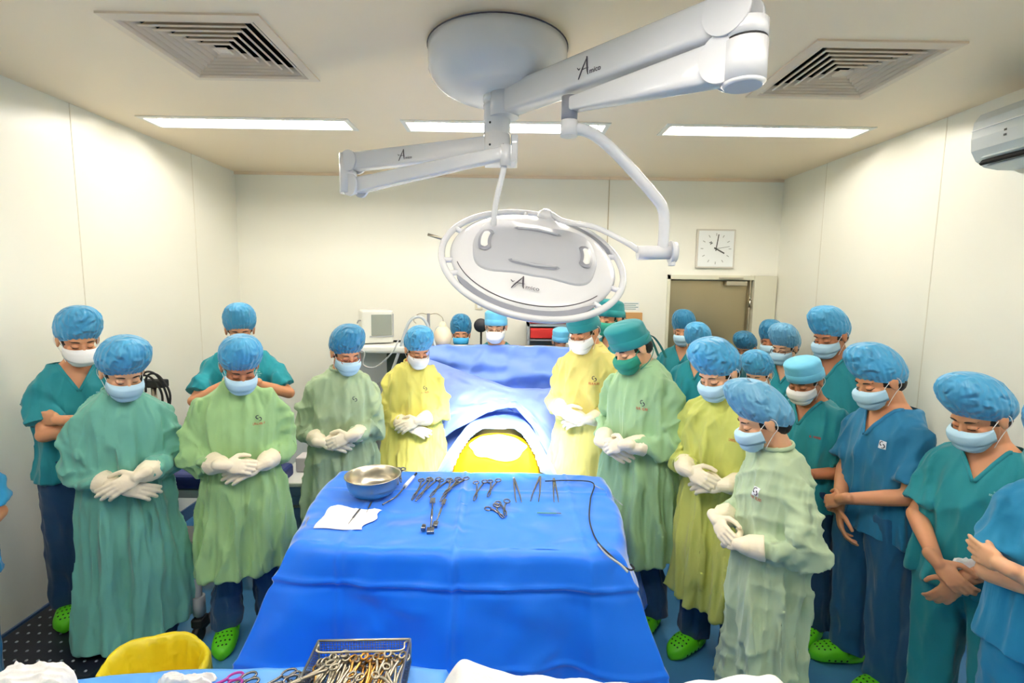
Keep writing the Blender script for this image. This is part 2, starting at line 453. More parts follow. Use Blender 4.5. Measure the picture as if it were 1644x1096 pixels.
def hand(mb, W, d, n, side, curl=.5, infl=0, sc=1, spread=.65, tuck=0):
    d = Vector(d).normalized(); n = Vector(n); n = (n-d*n.dot(d)).normalized()
    t = d.cross(n)*(1 if side > 0 else -1)
    cone(mb, W-d*.03, W+d*.012, .026*sc+infl, .025*sc+infl)
    M = Matrix((d, t, n)).transposed()
    mb.ell(W+d*.052*sc, (.052*sc, .037*sc+infl, .0145*sc+infl), M)
    K = ((.026, .092, .95, 8), (.009, .096, 1.06, 2.5), (-.009, .092, .98, -3.5), (-.026, .084, .78, -10))
    for i, (o, l, f, a) in enumerate(K):
        k = W+d*l*sc+t*o*sc
        cone(mb, W+d*.02*sc+t*o*.6*sc, k, .012*sc+infl, .0105*sc+infl, 10)
        ang = 0; ra = .0092*sc+infl; fd = d*math.cos(R(a*spread))+t*math.sin(R(a*spread)); p = k
        for j, L in enumerate((.042*f*sc, .027*f*sc, .021*f*sc)):
            ang += curl*(.7, .9, .55)[j]*(1+.08*i)
            q = p+(fd*math.cos(ang)+n*math.sin(ang))*L
            cone(mb, p, q, ra, ra*.93, 10); ra *= .93; p = q
    p = W+d*.022*sc+t*.024*sc; ra = .0125*sc+infl
    for L, v in ((.042*sc, d*(.62+.5*tuck)+t*(.7-.55*tuck)+n*.3), (.032*sc, d*.9+t*.25+n*.35), (.024*sc, d*.95+t*.0+n*.4)):
        q = p+v.normalized()*L; cone(mb, p, q, ra, ra*.88, 10); ra *= .88; p = q

POSE = {  # wrists (right, left), finger directions, palm normals, curls, elbow poles
 'clasp': (((.075, .235, 1.035), (-.085, .205, 1.0)), ((-.95, .05, -.22), (.95, .12, -.22)), ((-.1, -.9, -.5), (.0, -.8, -.5)), (.55, .35), ((.55, -.6, -.55), (-.55, -.6, -.55))),
 'clasp2': (((.10, .205, .99), (-.065, .24, 1.03)), ((-.95, .1, -.15), (.92, .05, -.32)), ((0, -.8, -.4), (.1, -.9, -.4)), (.35, .55), ((.55, -.6, -.55), (-.55, -.6, -.55))),
 'cross': (((.03, .225, .985), (-.05, .26, 1.03)), ((-.9, .0, -.42), (.92, .0, -.4)), ((0, -.9, -.4), (0, -.9, -.4)), (.3, .35), ((.55, -.6, -.55), (-.55, -.6, -.55))),
 'low': (((.03, .21, .88), (-.03, .25, .95)), ((-.35, .1, -.9), (.75, .08, -.45)), ((-.5, -.8, .0), (0, -.9, -.4)), (.5, .8), ((.8, -.6, -.2), (-.8, -.6, -.2))),
 'low2': (((.035, .25, .93), (-.03, .21, .87)), ((-.75, .08, -.5), (.45, .1, -.88)), ((0, -.9, -.4), (.4, -.8, 0)), (.8, .4), ((.8, -.6, -.2), (-.8, -.6, -.2))),
 'folded': (((-.1, .185, 1.09), (.085, .225, 1.13)), ((-.75, -.65, .2), (.6, -.8, .05)), ((0, -1, 0), (0, -1, 0)), (.18, .12), ((.9, .1, -.5), (-.9, .1, -.5))),
 'folded2': (((-.1, .185, 1.09), (.07, .25, 1.13)), ((-.9, -.45, .2), (.85, -.5, -.12)), ((0, -1, 0), (0, -1, -.1)), (.18, .14), ((.9, .1, -.5), (-.9, .1, -.5))),
 'high': (((.06, .2, 1.2), (-.06, .22, 1.18)), ((-.9, .1, -.2), (.9, .1, -.1)), ((0, -.9, -.3), (0, -.9, -.3)), (.5, .5), ((.9, -.2, -.5), (-.9, -.2, -.5))),
 'hang': (((.24, .05, .84), (-.24, .05, .84)), ((0, .1, -1), (0, .1, -1)), ((-1, 0, 0), (1, 0, 0)), (.4, .4), ((.3, -.9, 0), (-.3, -.9, 0))),
}
TORSO_G = [(1.412, .056, .056, 0, -.005), (1.395, .078, .07, 0, -.005), (1.372, .11, .082, 0, -.006), (1.34, .165, .096, 0, -.004), (1.30, .192, .11, 0, -.002), (1.24, .206, .126, 0, .003),
           (1.14, .212, .138, 0, .008), (1.03, .205, .14, 0, .01), (.95, .20, .138, 0, .012), (.86, .222, .155, 0, .012), (.68, .242, .172, 0, .01), (.5, .256, .185, 0, .008), (.33, .27, .2, 0, .005)]
TORSO_S = [(1.412, .056, .056, 0, -.005), (1.395, .078, .07, 0, -.005), (1.372, .108, .08, 0, -.006), (1.34, .158, .092, 0, -.004), (1.30, .182, .104, 0, -.002), (1.24, .192, .12, 0, .003),
           (1.14, .196, .128, 0, .006), (1.03, .192, .128, 0, .008), (.92, .2, .134, 0, .006), (.84, .214, .146, 0, .004), (.78, .222, .152, 0, .004)]
TORSO_B = [(1.412, .05, .05, 0, -.008), (1.395, .068, .06, 0, -.008), (1.372, .098, .07, 0, -.008), (1.34, .145, .083, 0, -.005), (1.30, .165, .095, 0, -.002), (1.24, .176, .11, 0, .003),
           (1.14, .172, .114, 0, .004), (1.03, .155, .108, 0, .004), (.92, .165, .115, 0, 0), (.8, .17, .12, 0, -.004)]

def make_croc():
    mb = MB(); Y = np.linspace(-.125, .155, 15)
    def hw(y): t = (y+.125)/.28; return .034+.02*math.sin(math.pi*min(1, t*.9))*(1 if t < .7 else 1)+(.006 if t > .4 else 0)*1-(.03*max(0, (t-.82)/.18)**2)-(.012*max(0, (.12-t)/.12))
    V = []; Fc = []; S = 20
    for i, y in enumerate(Y):
        t = (y+.125)/.28; h = hw(y)
        top = .034 if t < .38 else .034+.052*math.sin(math.pi*min(1, (t-.38)/.62*.62+.38*.8)) if t < .97 else .045
        for k in range(S):
            a = 2*math.pi*k/S; cx = math.copysign(abs(math.cos(a))**.7, math.cos(a)); sz = math.copysign(abs(math.sin(a))**.8, math.sin(a))
            V.append((h*cx*(1 if sz < 0.2 else .94), y, top/2+top/2*sz))
    for i in range(14):
        for k in range(S): Fc.append((i*S+k, (i+1)*S+k, (i+1)*S+(k+1) % S, i*S+(k+1) % S))
    Fc.append(tuple(range(S))); Fc.append(tuple(reversed([14*S+k for k in range(S)])))
    mb.add(V, Fc, True)
    mb.tube([(-.052, -.01, .045), (-.05, -.07, .068), (-.03, -.118, .075), (0, -.13, .077), (.03, -.118, .075), (.05, -.07, .068), (.052, -.01, .045)], .006, 8, flat=2.2)
    tree = BVHTree.FromPolygons([Vector(v) for v in mb.v], mb.f)
    def dot(x, y, z, dx, dz, r):
        hit = tree.ray_cast(Vector((x, y, z)), Vector((dx, 0, dz)))
        if hit[0] is None: return
        n = hit[1] if hit[1].z > 0 or dx else -hit[1]; p = hit[0]+n*.0015
        if (p-Vector((x, y, z))).length > .3: return
        u = n.orthogonal().normalized(); v = n.cross(u)
        mb.add([p+u*math.cos(a)*r+v*math.sin(a)*r for a in np.linspace(0, 2*math.pi, 9)[:-1]], [tuple(range(8))], False, 1)
    for yy, xs in ((.05, (-.03, -.01, .01, .03)), (.075, (-.036, -.018, 0, .018, .036)), (.1, (-.03, -.01, .01, .03)), (.122, (-.018, 0, .018))):
        for xx in xs: dot(xx, yy, .2, 0, -1, .0048)
    for s in (-1, 1):
        for yy in (.0, .03, .06, .09): dot(s*.2, yy, .03, -s, 0, .006)
    o = mb.build('shoe', CROC, None, mats=[CROC, CROCD]); me = o.data
    bpy.data.objects.remove(o); return me
CROCME = make_croc()

def face_mask(kind, parent, M):
    col = MASKM[kind if kind in MASKM else 'white']
    nu, nv = 33, 19; V = []
    beak = kind == 'beak'
    zs = np.linspace(-.004, -.112, nv)
    for j, z in enumerate(zs):
        v = j/(nv-1)
        yf = np.interp(v, [0, .12, .27, .5, .75, .92, 1], [.1, .121, .129, .124, .118, .106, .088])
        if beak: yf = np.interp(v, [0, .15, .35, .5, .75, 1], [.1, .122, .14, .146, .13, .088])
        wd = np.interp(v, [0, .3, .7, 1], [.0715, .0735, .067, .045])
        ys = np.interp(v, [0, .5, 1], [.034, .032, .045])
        for i in range(nu):
            u = i/(nu-1)*2-1; a = u*math.pi/2
            # the side edge tucks in towards the ears; the middle bridges the nose
            pl = 0 if beak else .0022*math.sin(v*math.pi*6)*math.cos(a)*min(1, 4*v*(1-v)*1.6)
            pw = .62 if (v > .15) else .62+.5*(1-v/.15)
            x = wd*math.copysign(abs(math.sin(a))**.92, a) if a else 0
            zz = z + (.014*abs(u)**2)*(1 if v > .5 else -.8)*(.2 if v < .5 else 1) - (.0 if v > .1 else .008*abs(math.sin(a*1.3)))
            V.append(Vector((x, ys+(yf+pl-ys)*max(math.cos(a), 0)**pw, zz)))
    Fc = [(j*nu+i, j*nu+i+1, (j+1)*nu+i+1, (j+1)*nu+i) for j in range(nv-1) for i in range(nu-1)]
    # back layer gives the mask its thickness
    n = len(V); V += [v+Vector((0, -.0022, 0)) for v in V]
    Fc += [tuple(n+q for q in f[::-1]) for f in Fc]
    rim = [i for i in range(nu)]+[j*nu+nu-1 for j in range(1, nv)]+[(nv-1)*nu+i for i in range(nu-2, -1, -1)]+[j*nu for j in range(nv-2, 0, -1)]
    for a, b in zip(rim, rim[1:]+rim[:1]): Fc.append((a, n+a, n+b, b))
    o = mesh_obj('face_mask', [M@v for v in V], Fc, col, parent)
    for s in (-1, 1):
        lm = MB()
        if kind == 'green':
            lm.tube([M@Vector(p) for p in smooth_path([(s*.069, .036, -.012), (s*.083, -.02, .02), (s*.078, -.07, .03), (s*.03, -.112, .03), (0, -.118, .03)])], .0022, 6)
            lm.tube([M@Vector(p) for p in smooth_path([(s*.056, .042, -.1), (s*.07, -.02, -.085), (s*.06, -.07, -.06), (0, -.1, -.05)])], .0022, 6)
        else:
            lm.tube([M@Vector(p) for p in smooth_path([(s*.0705, .036, -.012), (s*.0775, .012, .008), (s*.086, -.012, .027), (s*.092, -.03, .012), (s*.089, -.03, -.02), (s*.076, -.008, -.045), (s*.067, .015, -.07), (s*.058, .04, -.1)])], .0014, 6)
        lm.build('mask_ties' if kind == 'green' else 'ear_loop', MASKM['green'] if kind == 'green' else LOOP, o)
    if kind == 'blue':
        pass
    return o

def bouffant(parent, M, m, seed, puff=1.0, back=1.0, tilt=0, slope=.5):
    r_ = np.random.default_rng(seed); nth, nph = 160, 40
    ph0 = -.78; V = []; pp = r_.uniform(0, 6.28, 12)
    kk = r_.integers(26, 34)
    for j in range(nph+1):
        f = j/nph; ph = ph0+(math.pi/2-ph0)*f
        cr, sr = math.cos(ph), math.sin(ph)
        for i in range(nth):
            a = 2*math.pi*i/nth; bk = max(0, -math.sin(a))
            fade = min(1, (1-f)*3)
            pl = (.022*math.exp(-f*3.2)+.005)*fade*math.cos(kk*a+2*math.sin(3*a+pp[0])+f*1.5*math.sin(2*a+pp[1]))
            cru = 0
            for q in range(5):
                cru += (1-abs(math.sin((2+q*1.5)*a+pp[2+q]+f*(4+q*2)*math.sin(a*(1+q % 3)+pp[6+q]))))**4
            cru = (cru/5-.2)*.10*math.sin(math.pi*min(1, f*1.1))*fade
            rr = (1.10*max(cr, 0)**.80*(1+(puff-1)*min(1, f*4)) + pl + cru)
            ex = 1+(back-1)*bk*min(1, f*4)
            x = .0905*rr*math.cos(a); y = .106*rr*math.sin(a)*ex-.012
            hz = .116*(sr+.66)*(1+(puff-1)*.6)+cru*.05
            droop = -.03*(back-1)*bk*math.sin(math.pi*f)*3
            rim = .004+slope*(y+.012)*(1 if f < .5 else 1-.6*(f-.5))+tilt
            V.append(M@Vector((x, y, rim+hz+droop)))
    Fc = [(j*nth+i, j*nth+(i+1) % nth, (j+1)*nth+(i+1) % nth, (j+1)*nth+i) for j in range(nph) for i in range(nth)]
    o = mesh_obj('bouffant_cap', V, Fc, m, parent)
    band = []
    for i in range(49):
        a = 2*math.pi*i/48; c0 = math.cos(ph0)**.80*1.10
        band.append(M@Vector((.0905*c0*math.cos(a), .106*c0*math.sin(a)-.012, slope*.106*math.sin(a)*c0+tilt)))
    MB().tube(band, .0028, 8, cap=False).build('elastic_band', m, o)
    return o
def cloth_cap(parent, M, m, tall=.105, ties=False, seed=0):
    nth, nph = 72, 20; V = []; pp = np.random.default_rng(seed).uniform(0, 6.28, 6)
    for j in range(nph+1):
        f = j/nph
        if f < .55: rr = 1.0+.0*f; hz = tall*f/.55
        else:
            g = (f-.55)/.45*math.pi/2; rr = 1.0*math.cos(g)**.85; hz = tall+.034*math.sin(g)
        for i in range(nth):
            a = 2*math.pi*i/nth
            wr = .012*math.sin(9*a+pp[0]+f*3)*f*(1-f)*2+.02*(f > .35)*(1-abs(math.sin(4*a+pp[1]+f*2)))**3*(1-f)
            x = .0865*(rr+wr)*math.cos(a); y = .104*(rr+wr)*math.sin(a)-.012
            V.append(M@Vector((x, y, .014+.26*(y+.012)+hz)))
    Fc = [(j*nth+i, j*nth+(i+1) % nth, (j+1)*nth+(i+1) % nth, (j+1)*nth+i) for j in range(nph) for i in range(nth)]
    o = mesh_obj('surgical_cap', V, Fc, m, parent)
    # turned-up band round the base
    bd = MB(); V = []; Fc = []
    for j, (q, z) in enumerate(((1.0, -.002), (1.035, 0), (1.04, .022), (1.04, .044), (1.01, .047))):
        for i in range(nth):
            a = 2*math.pi*i/nth; V.append(M@Vector((.0865*q*math.cos(a), .104*q*math.sin(a)-.012, .014+.26*.104*math.sin(a)+z)))
    Fc = [(j*nth+i, j*nth+(i+1) % nth, (j+1)*nth+(i+1) % nth, (j+1)*nth+i) for j in range(4) for i in range(nth)]
    bd.add(V, Fc, True); bd.build('cap_band', m, o)
    if ties:
        tb = MB()
        for s in (-1, 1):
            P = smooth_path([(s*.006, -.118, .0), (s*.016, -.135, -.03), (s*.026, -.14, -.09), (s*.03, -.135, -.16)])
            V = []; 
            for p in P: V += [M@(p+Vector((-.009, 0, 0))), M@(p+Vector((.009, .003, 0)))]
            tb.add(V, [(2*i, 2*i+1, 2*i+3, 2*i+2) for i in range(len(P)-1)], True)
        tb.ell(M@Vector((0, -.122, .004)), (.012, .01, .012)); tb.build('cap_ties', m, o)
    return o

def project_patch(tree, org, right, up, fwd, shapes, lift=.002):
    """shapes: list of polygons in (u,v) metres; every point dropped on the cloth"""
    V = []; Fc = []
    for poly in shapes:
        n0 = len(V); ok = True
        for (u, v) in poly:
            p = org+right*u+up*v
            h = tree.ray_cast(p+fwd*.3, -fwd, .6)
            if h[0] is None: ok = False; break
            V.append(h[0]+fwd*lift)
        if ok: Fc.append(tuple(range(n0, len(V))))
        else: V = V[:n0]
    return V, Fc
def arc_band(cx, cy, r, a0, a1, w0, w1, n=10, sc=1):
    out = []
    P = []
    for i in range(n+1):
        t = i/n; a = R(a0+(a1-a0)*t); w_ = w0+(w1-w0)*t
        P.append(((cx+(r-w_)*math.cos(a))*sc, (cy+(r-w_)*math.sin(a))*sc, (cx+(r+w_)*math.cos(a))*sc, (cy+(r+w_)*math.sin(a))*sc))
    for a, b in zip(P, P[1:]): out.append([(a[0], a[1]), (a[2], a[3]), (b[2], b[3]), (b[0], b[1])])
    return out
def rectp(u0, v0, u1, v1, n=4):
    out = []
    for i in range(n):
        for j in range(n):
            a, b = u0+(u1-u0)*i/n, u0+(u1-u0)*(i+1)/n; c, d = v0+(v1-v0)*j/n, v0+(v1-v0)*(j+1)/n
            out.append([(a, c), (b, c), (b, d), (a, d)])
    return out
def swirl(s): return arc_band(-.003*s, .0045*s, .0075*s, 60, 275, .0012*s, .0022*s) + arc_band(.003*s, -.0045*s, .0075*s, -120, 95, .0012*s, .0022*s)
def letters(w_, h_, n, seed, v0):
    r_ = random.Random(seed); out = []; u = -w_/2; st = w_/n
    for i in range(n):
        if r_.random() < .14: u += st; continue
        a, b = u+st*.12, u+st*.86; t = st*.2
        k = r_.randrange(4)
        out.append([(a, v0), (a+t, v0), (a+t, v0+h_), (a, v0+h_)])
        if k != 3: out.append([(b-t, v0), (b, v0), (b, v0+h_*(1 if k else .6)), (b-t, v0+h_*(1 if k else .6))])
        if k in (0, 1): out.append([(a, v0+h_*.45), (b, v0+h_*.45), (b, v0+h_*.62), (a, v0+h_*.62)])
        if k in (1, 2): out.append([(a, v0+h_*.84), (b, v0+h_*.84), (b, v0+h_), (a, v0+h_)])
        if k == 3: out.append([(a, v0), (b, v0), (b, v0+h_*.18), (a, v0+h_*.18)])
        u += st
    return out

NP = 0
def person(x, y, ztop, ang, kind, col, label, capk='blue', cap='bouffant', mask='blue', hy=0, hp=28, pose='clasp', wd=1.0, hem=.4, skin=0,
           glasses=None, badge=None, far=False, gloves=None, z0=0.0, puff=1.0, back=1.0, legcol='navy', hr=0, ties=False, eyes=True, tilt=0, lean=0, emb=False, neck_skin=True, slope=.5):
    """ang: degrees, 0 faces the camera wall (-Y), + turns towards +X. x, y: where the head is."""
    global NP
    NP += 1; seed = 100+NP
    s = (ztop-z0)/1.675
    t = thing('person', (x, y, z0), label, 'person', rz=R(ang+180))
    t.scale = (s, s, s)
    vb = (.0065 if far else .0048)/s; vc = (.013 if far else .0085)/s
    gown = kind == 'gown'
    if gloves is None: gloves = gown
    (wr, wl), dirs, pns, curls, poles = POSE[pose]
    HM = Matrix.Translation((0, -.005, 1.395)) @ Matrix.Rotation(R(hy), 4, 'Z') @ Matrix.Rotation(R(hr), 4, 'Y') @ Matrix.Rotation(R(-hp), 4, 'X') @ Matrix.Translation((0, .02, .13))
    q = lambda *p: HM@Vector(p)
    HR = HM.to_3x3()
    # ---- body: one continuous surface
    b = MB()
    b.ell(q(0, -.012, .035), (.076, .094, .086), HR, 24, 16); b.ell(q(0, .018, -.035), (.062, .07, .083), HR, 20, 14)
    b.ell(q(0, .056, -.093), (.03, .028, .023), HR)
    b.ell(q(0, .066, .03), (.052, .018, .016), HR)
    for sd in (-1, 1):
        b.ell(q(sd*.037, .055, -.03), (.025, .024, .027), HR)
        b.ell(q(sd*.031, .0735, .004), (.0155, .0115, .0095), HR)
        b.ell(q(sd*.0805, -.006, -.006), (.0085, .018, .031), HR @ Matrix.Rotation(R(-12), 3, 'X'))
        b.ell(q(sd*.084, -.014, .004), (.007, .016, .02), HR)
    cone(b, q(0, .078, .016), q(0, .106, -.03), .008, .0125); b.ell(q(0, .094, -.035), (.019, .012, .009), HR)
    b.ell(q(0, .085, -.062), (.023, .011, .011), HR)
    cone(b, q(0, -.02, -.045), (0, -.012, 1.385), .052, .056); cone(b, (0, -.012, 1.385), (0, -.008, 1.335), .056, .062)
    TB = [(z, rx*wd*(.88 if z < 1.3 else .93), ry*(wd*.6+.4)*(.88 if z < 1.2 else .95), cx, cy) for z, rx, ry, cx, cy in TORSO_B]
    loft(b, TB, seg=40, nz=30)
    arms = []
    for i, sd in enumerate((1, -1)):
        S = Vector((sd*.158*wd, 0, 1.295)); W = Vector((wr, wl)[i]); W.y += (wd-1)*.12+(.0 if gown else -.01)
        E = solve_elbow(S, W, .285, .25, Vector(poles[i])); arms.append((S, E, W))
        cone(b, S+Vector((-sd*.012, 0, -.012)), E, .03, .034); cone(b, E, E+(W-E)*.35, .038, .037); cone(b, E+(W-E)*.3, W, .037, .025)
        if not gloves: hand(b, W, dirs[i], pns[i], sd, curls[i], tuck=1 if pose[:6] == 'folded' else 0)
        hip = Vector((sd*.085*wd, 0, .84)); kn = Vector((sd*.1*wd, .01, .47)); an = Vector((sd*.11, -.02, .1))
        cone(b, hip, kn, .072*wd, .05); cone(b, kn, an, .052, .036); cone(b, an, (sd*.115, .06, .05), .035, .03)
    body = finalize(b, 'body', SKINS[skin], vb, 2, t)
    bt = BVHTree.FromObject(body, bpy.context.evaluated_depsgraph_get())
    # ---- hair
    MB().ell(q(0, -.024, .03), (.0805, .096, .088), HR, 24, 16).ell(q(0, -.06, -.03), (.062, .052, .055), HR).build('hair', HAIR, t)
    # ---- brows, closed lids
    if eyes:
        fw = HR@Vector((0, 1, 0)); bm_ = MB(); lm = MB()
        for sd in (-1, 1):
            bm_ = MB(); lm = MB(); P = []
            for k in range(7):
                u = k/6; p = q(sd*(.014+.036*u), .2, .027+.006*math.sin(u*2.4)-.004*u)
                h = bt.ray_cast(p, -fw, .25); P.append((h[0] if h[0] else q(sd*(.014+.036*u), .08, .027))+fw*.0006)
            bm_.tube(P, [.0015, .0034, .0036, .0034, .003, .0022, .001], 6)
            P = []
            for k in range(7):
                u = k/6; p = q(sd*(.017+.028*u), .2, -.0015-.0045*math.sin(u*math.pi)+.001*u)
                h = bt.ray_cast(p, -fw, .25); P.append((h[0] if h[0] else q(sd*(.017+.028*u), .08, .0))+fw*.0004)
            lm.tube(P, [.0008, .0014, .0018, .002, .002, .0018, .001], 6)
            bm_.build('eyebrow', BROW, t); lm.build('eyelash', HAIR, t)
    face_mask(mask, t, HM)
    if cap == 'bouffant': bouffant(t, HM, CAPM[capk], seed, puff, back, tilt, slope)
    else: cloth_cap(t, HM, CAPM[capk], seed=seed, ties=ties, tall=.1 if cap == 'tall' else .094)
    if glasses:
        gm = {'dark': FRAMED, 'red': FRAMER, 'thin': FRAMET}[glasses]; g = MB()
        for sd in (-1, 1):
            P = [q(sd*.034+.0235*math.copysign(abs(math.cos(a))**.7, math.cos(a)), .101-.012*abs(sd*.034+.0235*math.cos(a))/.05, -.002+.0165*math.copysign(abs(math.sin(a))**.7, math.sin(a))) for a in np.linspace(0, 2*math.pi, 25)]
            g.tube(P, .0017 if glasses != 'thin' else .0012, 6, cap=False)
            g.tube([q(sd*.0575, .088, .004), q(sd*.076, .04, .004), q(sd*.086, -.01, .006)], .0014, 6)
        g.tube([q(-.0105, .102, .002), q(0, .106, .005), q(.0105, .102, .002)], .0014, 6)
        g.build('glasses', gm, t)
    # ---- clothes
    r_ = np.random.default_rng(seed)
    kk = [(5, .30), (8, .3), (11, .25), (15, .2), (21, .12)]; pk = r_.uniform(0, 6.28, (5, 3))
    dep = wd*.6+.4
    if gown:
        TG = [list(x_) for x_ in TORSO_G]
        n0 = 7
        for i_ in range(len(TG)):
            if TG[i_][0] < .95: TG[i_][0] = .95-(.95-TG[i_][0])*(.95-hem)/(.95-.33)
        TG = [(z, rx*wd, ry*dep, cx, cy) for z, rx, ry, cx, cy in TG]
        def mod(th, z, tt):
            A = np.interp(z, [hem, .7, .9, 1.0, 1.25, 1.36, 1.41], [.062, .054, .036, .026, .022, .008, .0])
            o_ = 0
            for (k, a_), ph in zip(kk, pk):
                w_ = np.sin(k/2*th+ph[0]+1.1*np.sin(2*th+ph[1])+(1.2-z)*1.4*np.sin(th+ph[2]))
                o_ = o_+a_*(1.6*(1-np.abs(w_))**1.6-.6)
            lob = .18*np.sin(z*9+ph[0]+2*th)
            return A*(o_+lob)
        c = MB(); loft(c, TG, mod, 128, 90)
        for i, (S, E, W) in enumerate(arms):
            sd = (1, -1)[i]; u = (W-E).normalized()
            S0 = S+Vector((-sd*.06, 0, .0))
            sweep(c, [S0, S+(E-S)*.12, S+(E-S)*.5, S+(E-S)*.9, E+u*.03, E+(W-E)*.45, W-u*.035], [.05*wd, .064*wd, .074, .074, .072, .06, .037], seed*3+i, .22, freq=8)
        g = finalize(c, 'surgical_gown', GOWN[col], vc, 2, t, wrinkler(seed, .0105 if not far else .007, 18, .28))
        nb = MB(); P = [Vector((.066*math.cos(a), .064*math.sin(a)+.0, 1.405-.012*math.sin(a))) for a in np.linspace(0, 2*math.pi, 33)]
        nb.tube(P, .006, 8, cap=False, flat=1.6); nb.build('neckband', GOWN[col], g)
    else:
        TS = [(z, rx*wd, ry*dep, cx, cy) for z, rx, ry, cx, cy in TORSO_S]
        def mod(th, z, tt):
            A = np.interp(z, [.78, .95, 1.25, 1.36, 1.41], [.034, .028, .018, .006, .0]); o_ = 0
            for (k, a_), ph in zip(kk, pk):
                w_ = np.sin(k/2*th+ph[0]+1.1*np.sin(2*th+ph[1])+(1.2-z)*1.8*np.sin(th+ph[2]))
                o_ = o_+a_*(1.6*(1-np.abs(w_))**1.6-.6)
            return A*o_
        c = MB(); loft(c, TS, mod, 112, 70)
        for i, (S, E, W) in enumerate(arms):
            sd = (1, -1)[i]
            sweep(c, [S+Vector((-sd*.06, 0, .0)), S+(E-S)*.1, S+(E-S)*.45, S+(E-S)*.8], [.045*wd, .06*wd, .068, .076], seed*3+i, .14, freq=6, n=10)
        tree_box = {}
        def cut(me):
            bm = bmesh.new(); bm.from_mesh(me)
            tree_box['t'] = BVHTree.FromBMesh(bm)
            zb, zt, xt = 1.25, 1.40, .082
            for sd in (-1, 1):
                reg = [f for f in bm.faces if f.calc_center_median().z > 1.2 and f.calc_center_median().y > -.06 and abs(f.calc_center_median().x) < .13]
                geo = reg+list({e for f in reg for e in f.edges})+list({v for f in reg for v in f.verts})
                nrm = Vector((-sd*(zt-zb), 0, xt)).normalized()
                bmesh.ops.bisect_plane(bm, geom=geo, dist=1e-6, plane_co=(0, 0, zb), plane_no=nrm)
            reg = [f for f in bm.faces if f.calc_center_median().z > 1.33 and abs(f.calc_center_median().x) < .13]
            geo = reg+list({e for f in reg for e in f.edges})+list({v for f in reg for v in f.verts})
            bmesh.ops.bisect_plane(bm, geom=geo, dist=1e-6, plane_co=(0, 0, 1.388), plane_no=(0, 0, 1))
            kill = []
            for f in bm.faces:
                p = f.calc_center_median()
                if p.z > 1.388 or (p.y > -.01 and p.z > zb+abs(p.x)*(zt-zb)/xt): kill.append(f)
            bmesh.ops.delete(bm, geom=kill, context='FACES'); bm.to_mesh(me); bm.free()
        g = finalize(c, 'scrub_top', SCRUB[col], vc, 2, t, wrinkler(seed, .009 if not far else .006, 17, .28), cut if neck_skin else None)
        if neck_skin:
            cm = MB()
            for sd in (-1, 1):
                P = []
                for k in range(15):
                    u = k/14; xx = sd*(.003+.079*u); zz = 1.25+.15*u
                    h = tree_box['t'].ray_cast(Vector((xx, .3, min(zz, 1.385))), Vector((0, -1, 0)), .4)
                    if h[0]: P.append(h[0]+Vector((0, .002, 0)))
                if len(P) > 3: cm.tube(P, .0055, 8, flat=1.5)
            cm.build('collar', SCRUB[col], g)
    # ---- trousers and clogs
    c = MB()
    for sd in (-1, 1):
        zt = .9; hm = .07
        rr = [(zt, .115, .12, sd*.07, 0), (.78, .108, .118, sd*.09, 0), (.6, .095, .1, sd*.1, 0), (.4, .088, .088, sd*.105, .0), (.2, .085, .085, sd*.11, -.01), (hm, .086, .09, sd*.112, -.015)]
        ph = r_.uniform(0, 6.28, 4)
        def modl(th, z, tt): return (.008+.006*(1-z))*((1-np.abs(np.sin(2*th+ph[0]+z*2)))**1.5+.7*(1-np.abs(np.sin(3.5*th+ph[1]+z*3+np.sin(z*6+ph[2]))))**2-.5) + .004*np.sin(z*40+3*np.sin(th+ph[3]))*np.clip((.45-z)*3, 0, 1)
        gk = .74 if gown else 1
        loft(c, [(z, a*wd*(gk if z > .35 else 1), b_*wd*(gk if z > .35 else 1), cx*wd**.5*(.8 if gown and z > .35 else 1), cy) for z, a, b_, cx, cy in rr], modl, 64, 60)
    tr = finalize(c, 'scrub_trousers', SCRUB[legcol], vc*1.15, 2, t, wrinkler(seed+7, .004, 20))
    for sd in (-1, 1):
        o = bpy.data.objects.new('shoe', CROCME); COL.objects.link(o); o.parent = t
        o.location = (sd*.115*wd**.5, .035, .002); o.rotation_euler = (0, 0, -sd*R(9)); 
    # ---- gloves
    if gloves:
        for i, (S, E, W) in enumerate(arms):
            sd = (1, -1)[i]; u = (W-E).normalized(); gb = MB()
            hand(gb, W, dirs[i], pns[i], sd, curls[i], .0018)
            sweep(gb, [W-u*.095, W-u*.06, W-u*.02, W+u*.005], [.056, .051, .04, .03], seed+i*5, .05, seg=24, n=6, freq=14)
            finalize(gb, 'glove', LATEX, .0034/s, 1, t, wrinkler(seed+i, .0009, 55, n=6))
    # ---- badge or embroidery on the chest (the wearer's left)
    if badge:
        bv = BVHTree.FromObject(g, bpy.context.evaluated_depsgraph_get())
        org = Vector((-.085*wd, .1, 1.225)); rt = Vector((-1, 0, 0)); up = Vector((0, 0, 1)); fwd = Vector((-.25, 1, .1)).normalized()
        def put(nm, shp, m_, lift=.003):
            V, Fc = project_patch(bv, org, rt, up, fwd, shp, lift)
            if Fc: mesh_obj(nm, V, Fc, m_, g)
        if 'w' in badge: put('badge', rectp(-.017, -.018, .017, .018), BADGE)
        if 's' in badge: put('logo', swirl(1.15), EMB, .0045)
        if 'r' in badge: put('red_lettering', letters(.06, .012, 9, seed, -.034), EMBR, .0042)
        if 'e' in badge:
            put('lettering', letters(.045, .007, 10, seed, .004)+letters(.07, .008, 14, seed+1, -.01)+letters(.05, .006, 10, seed+2, -.022), EMBW, .004)
    return t

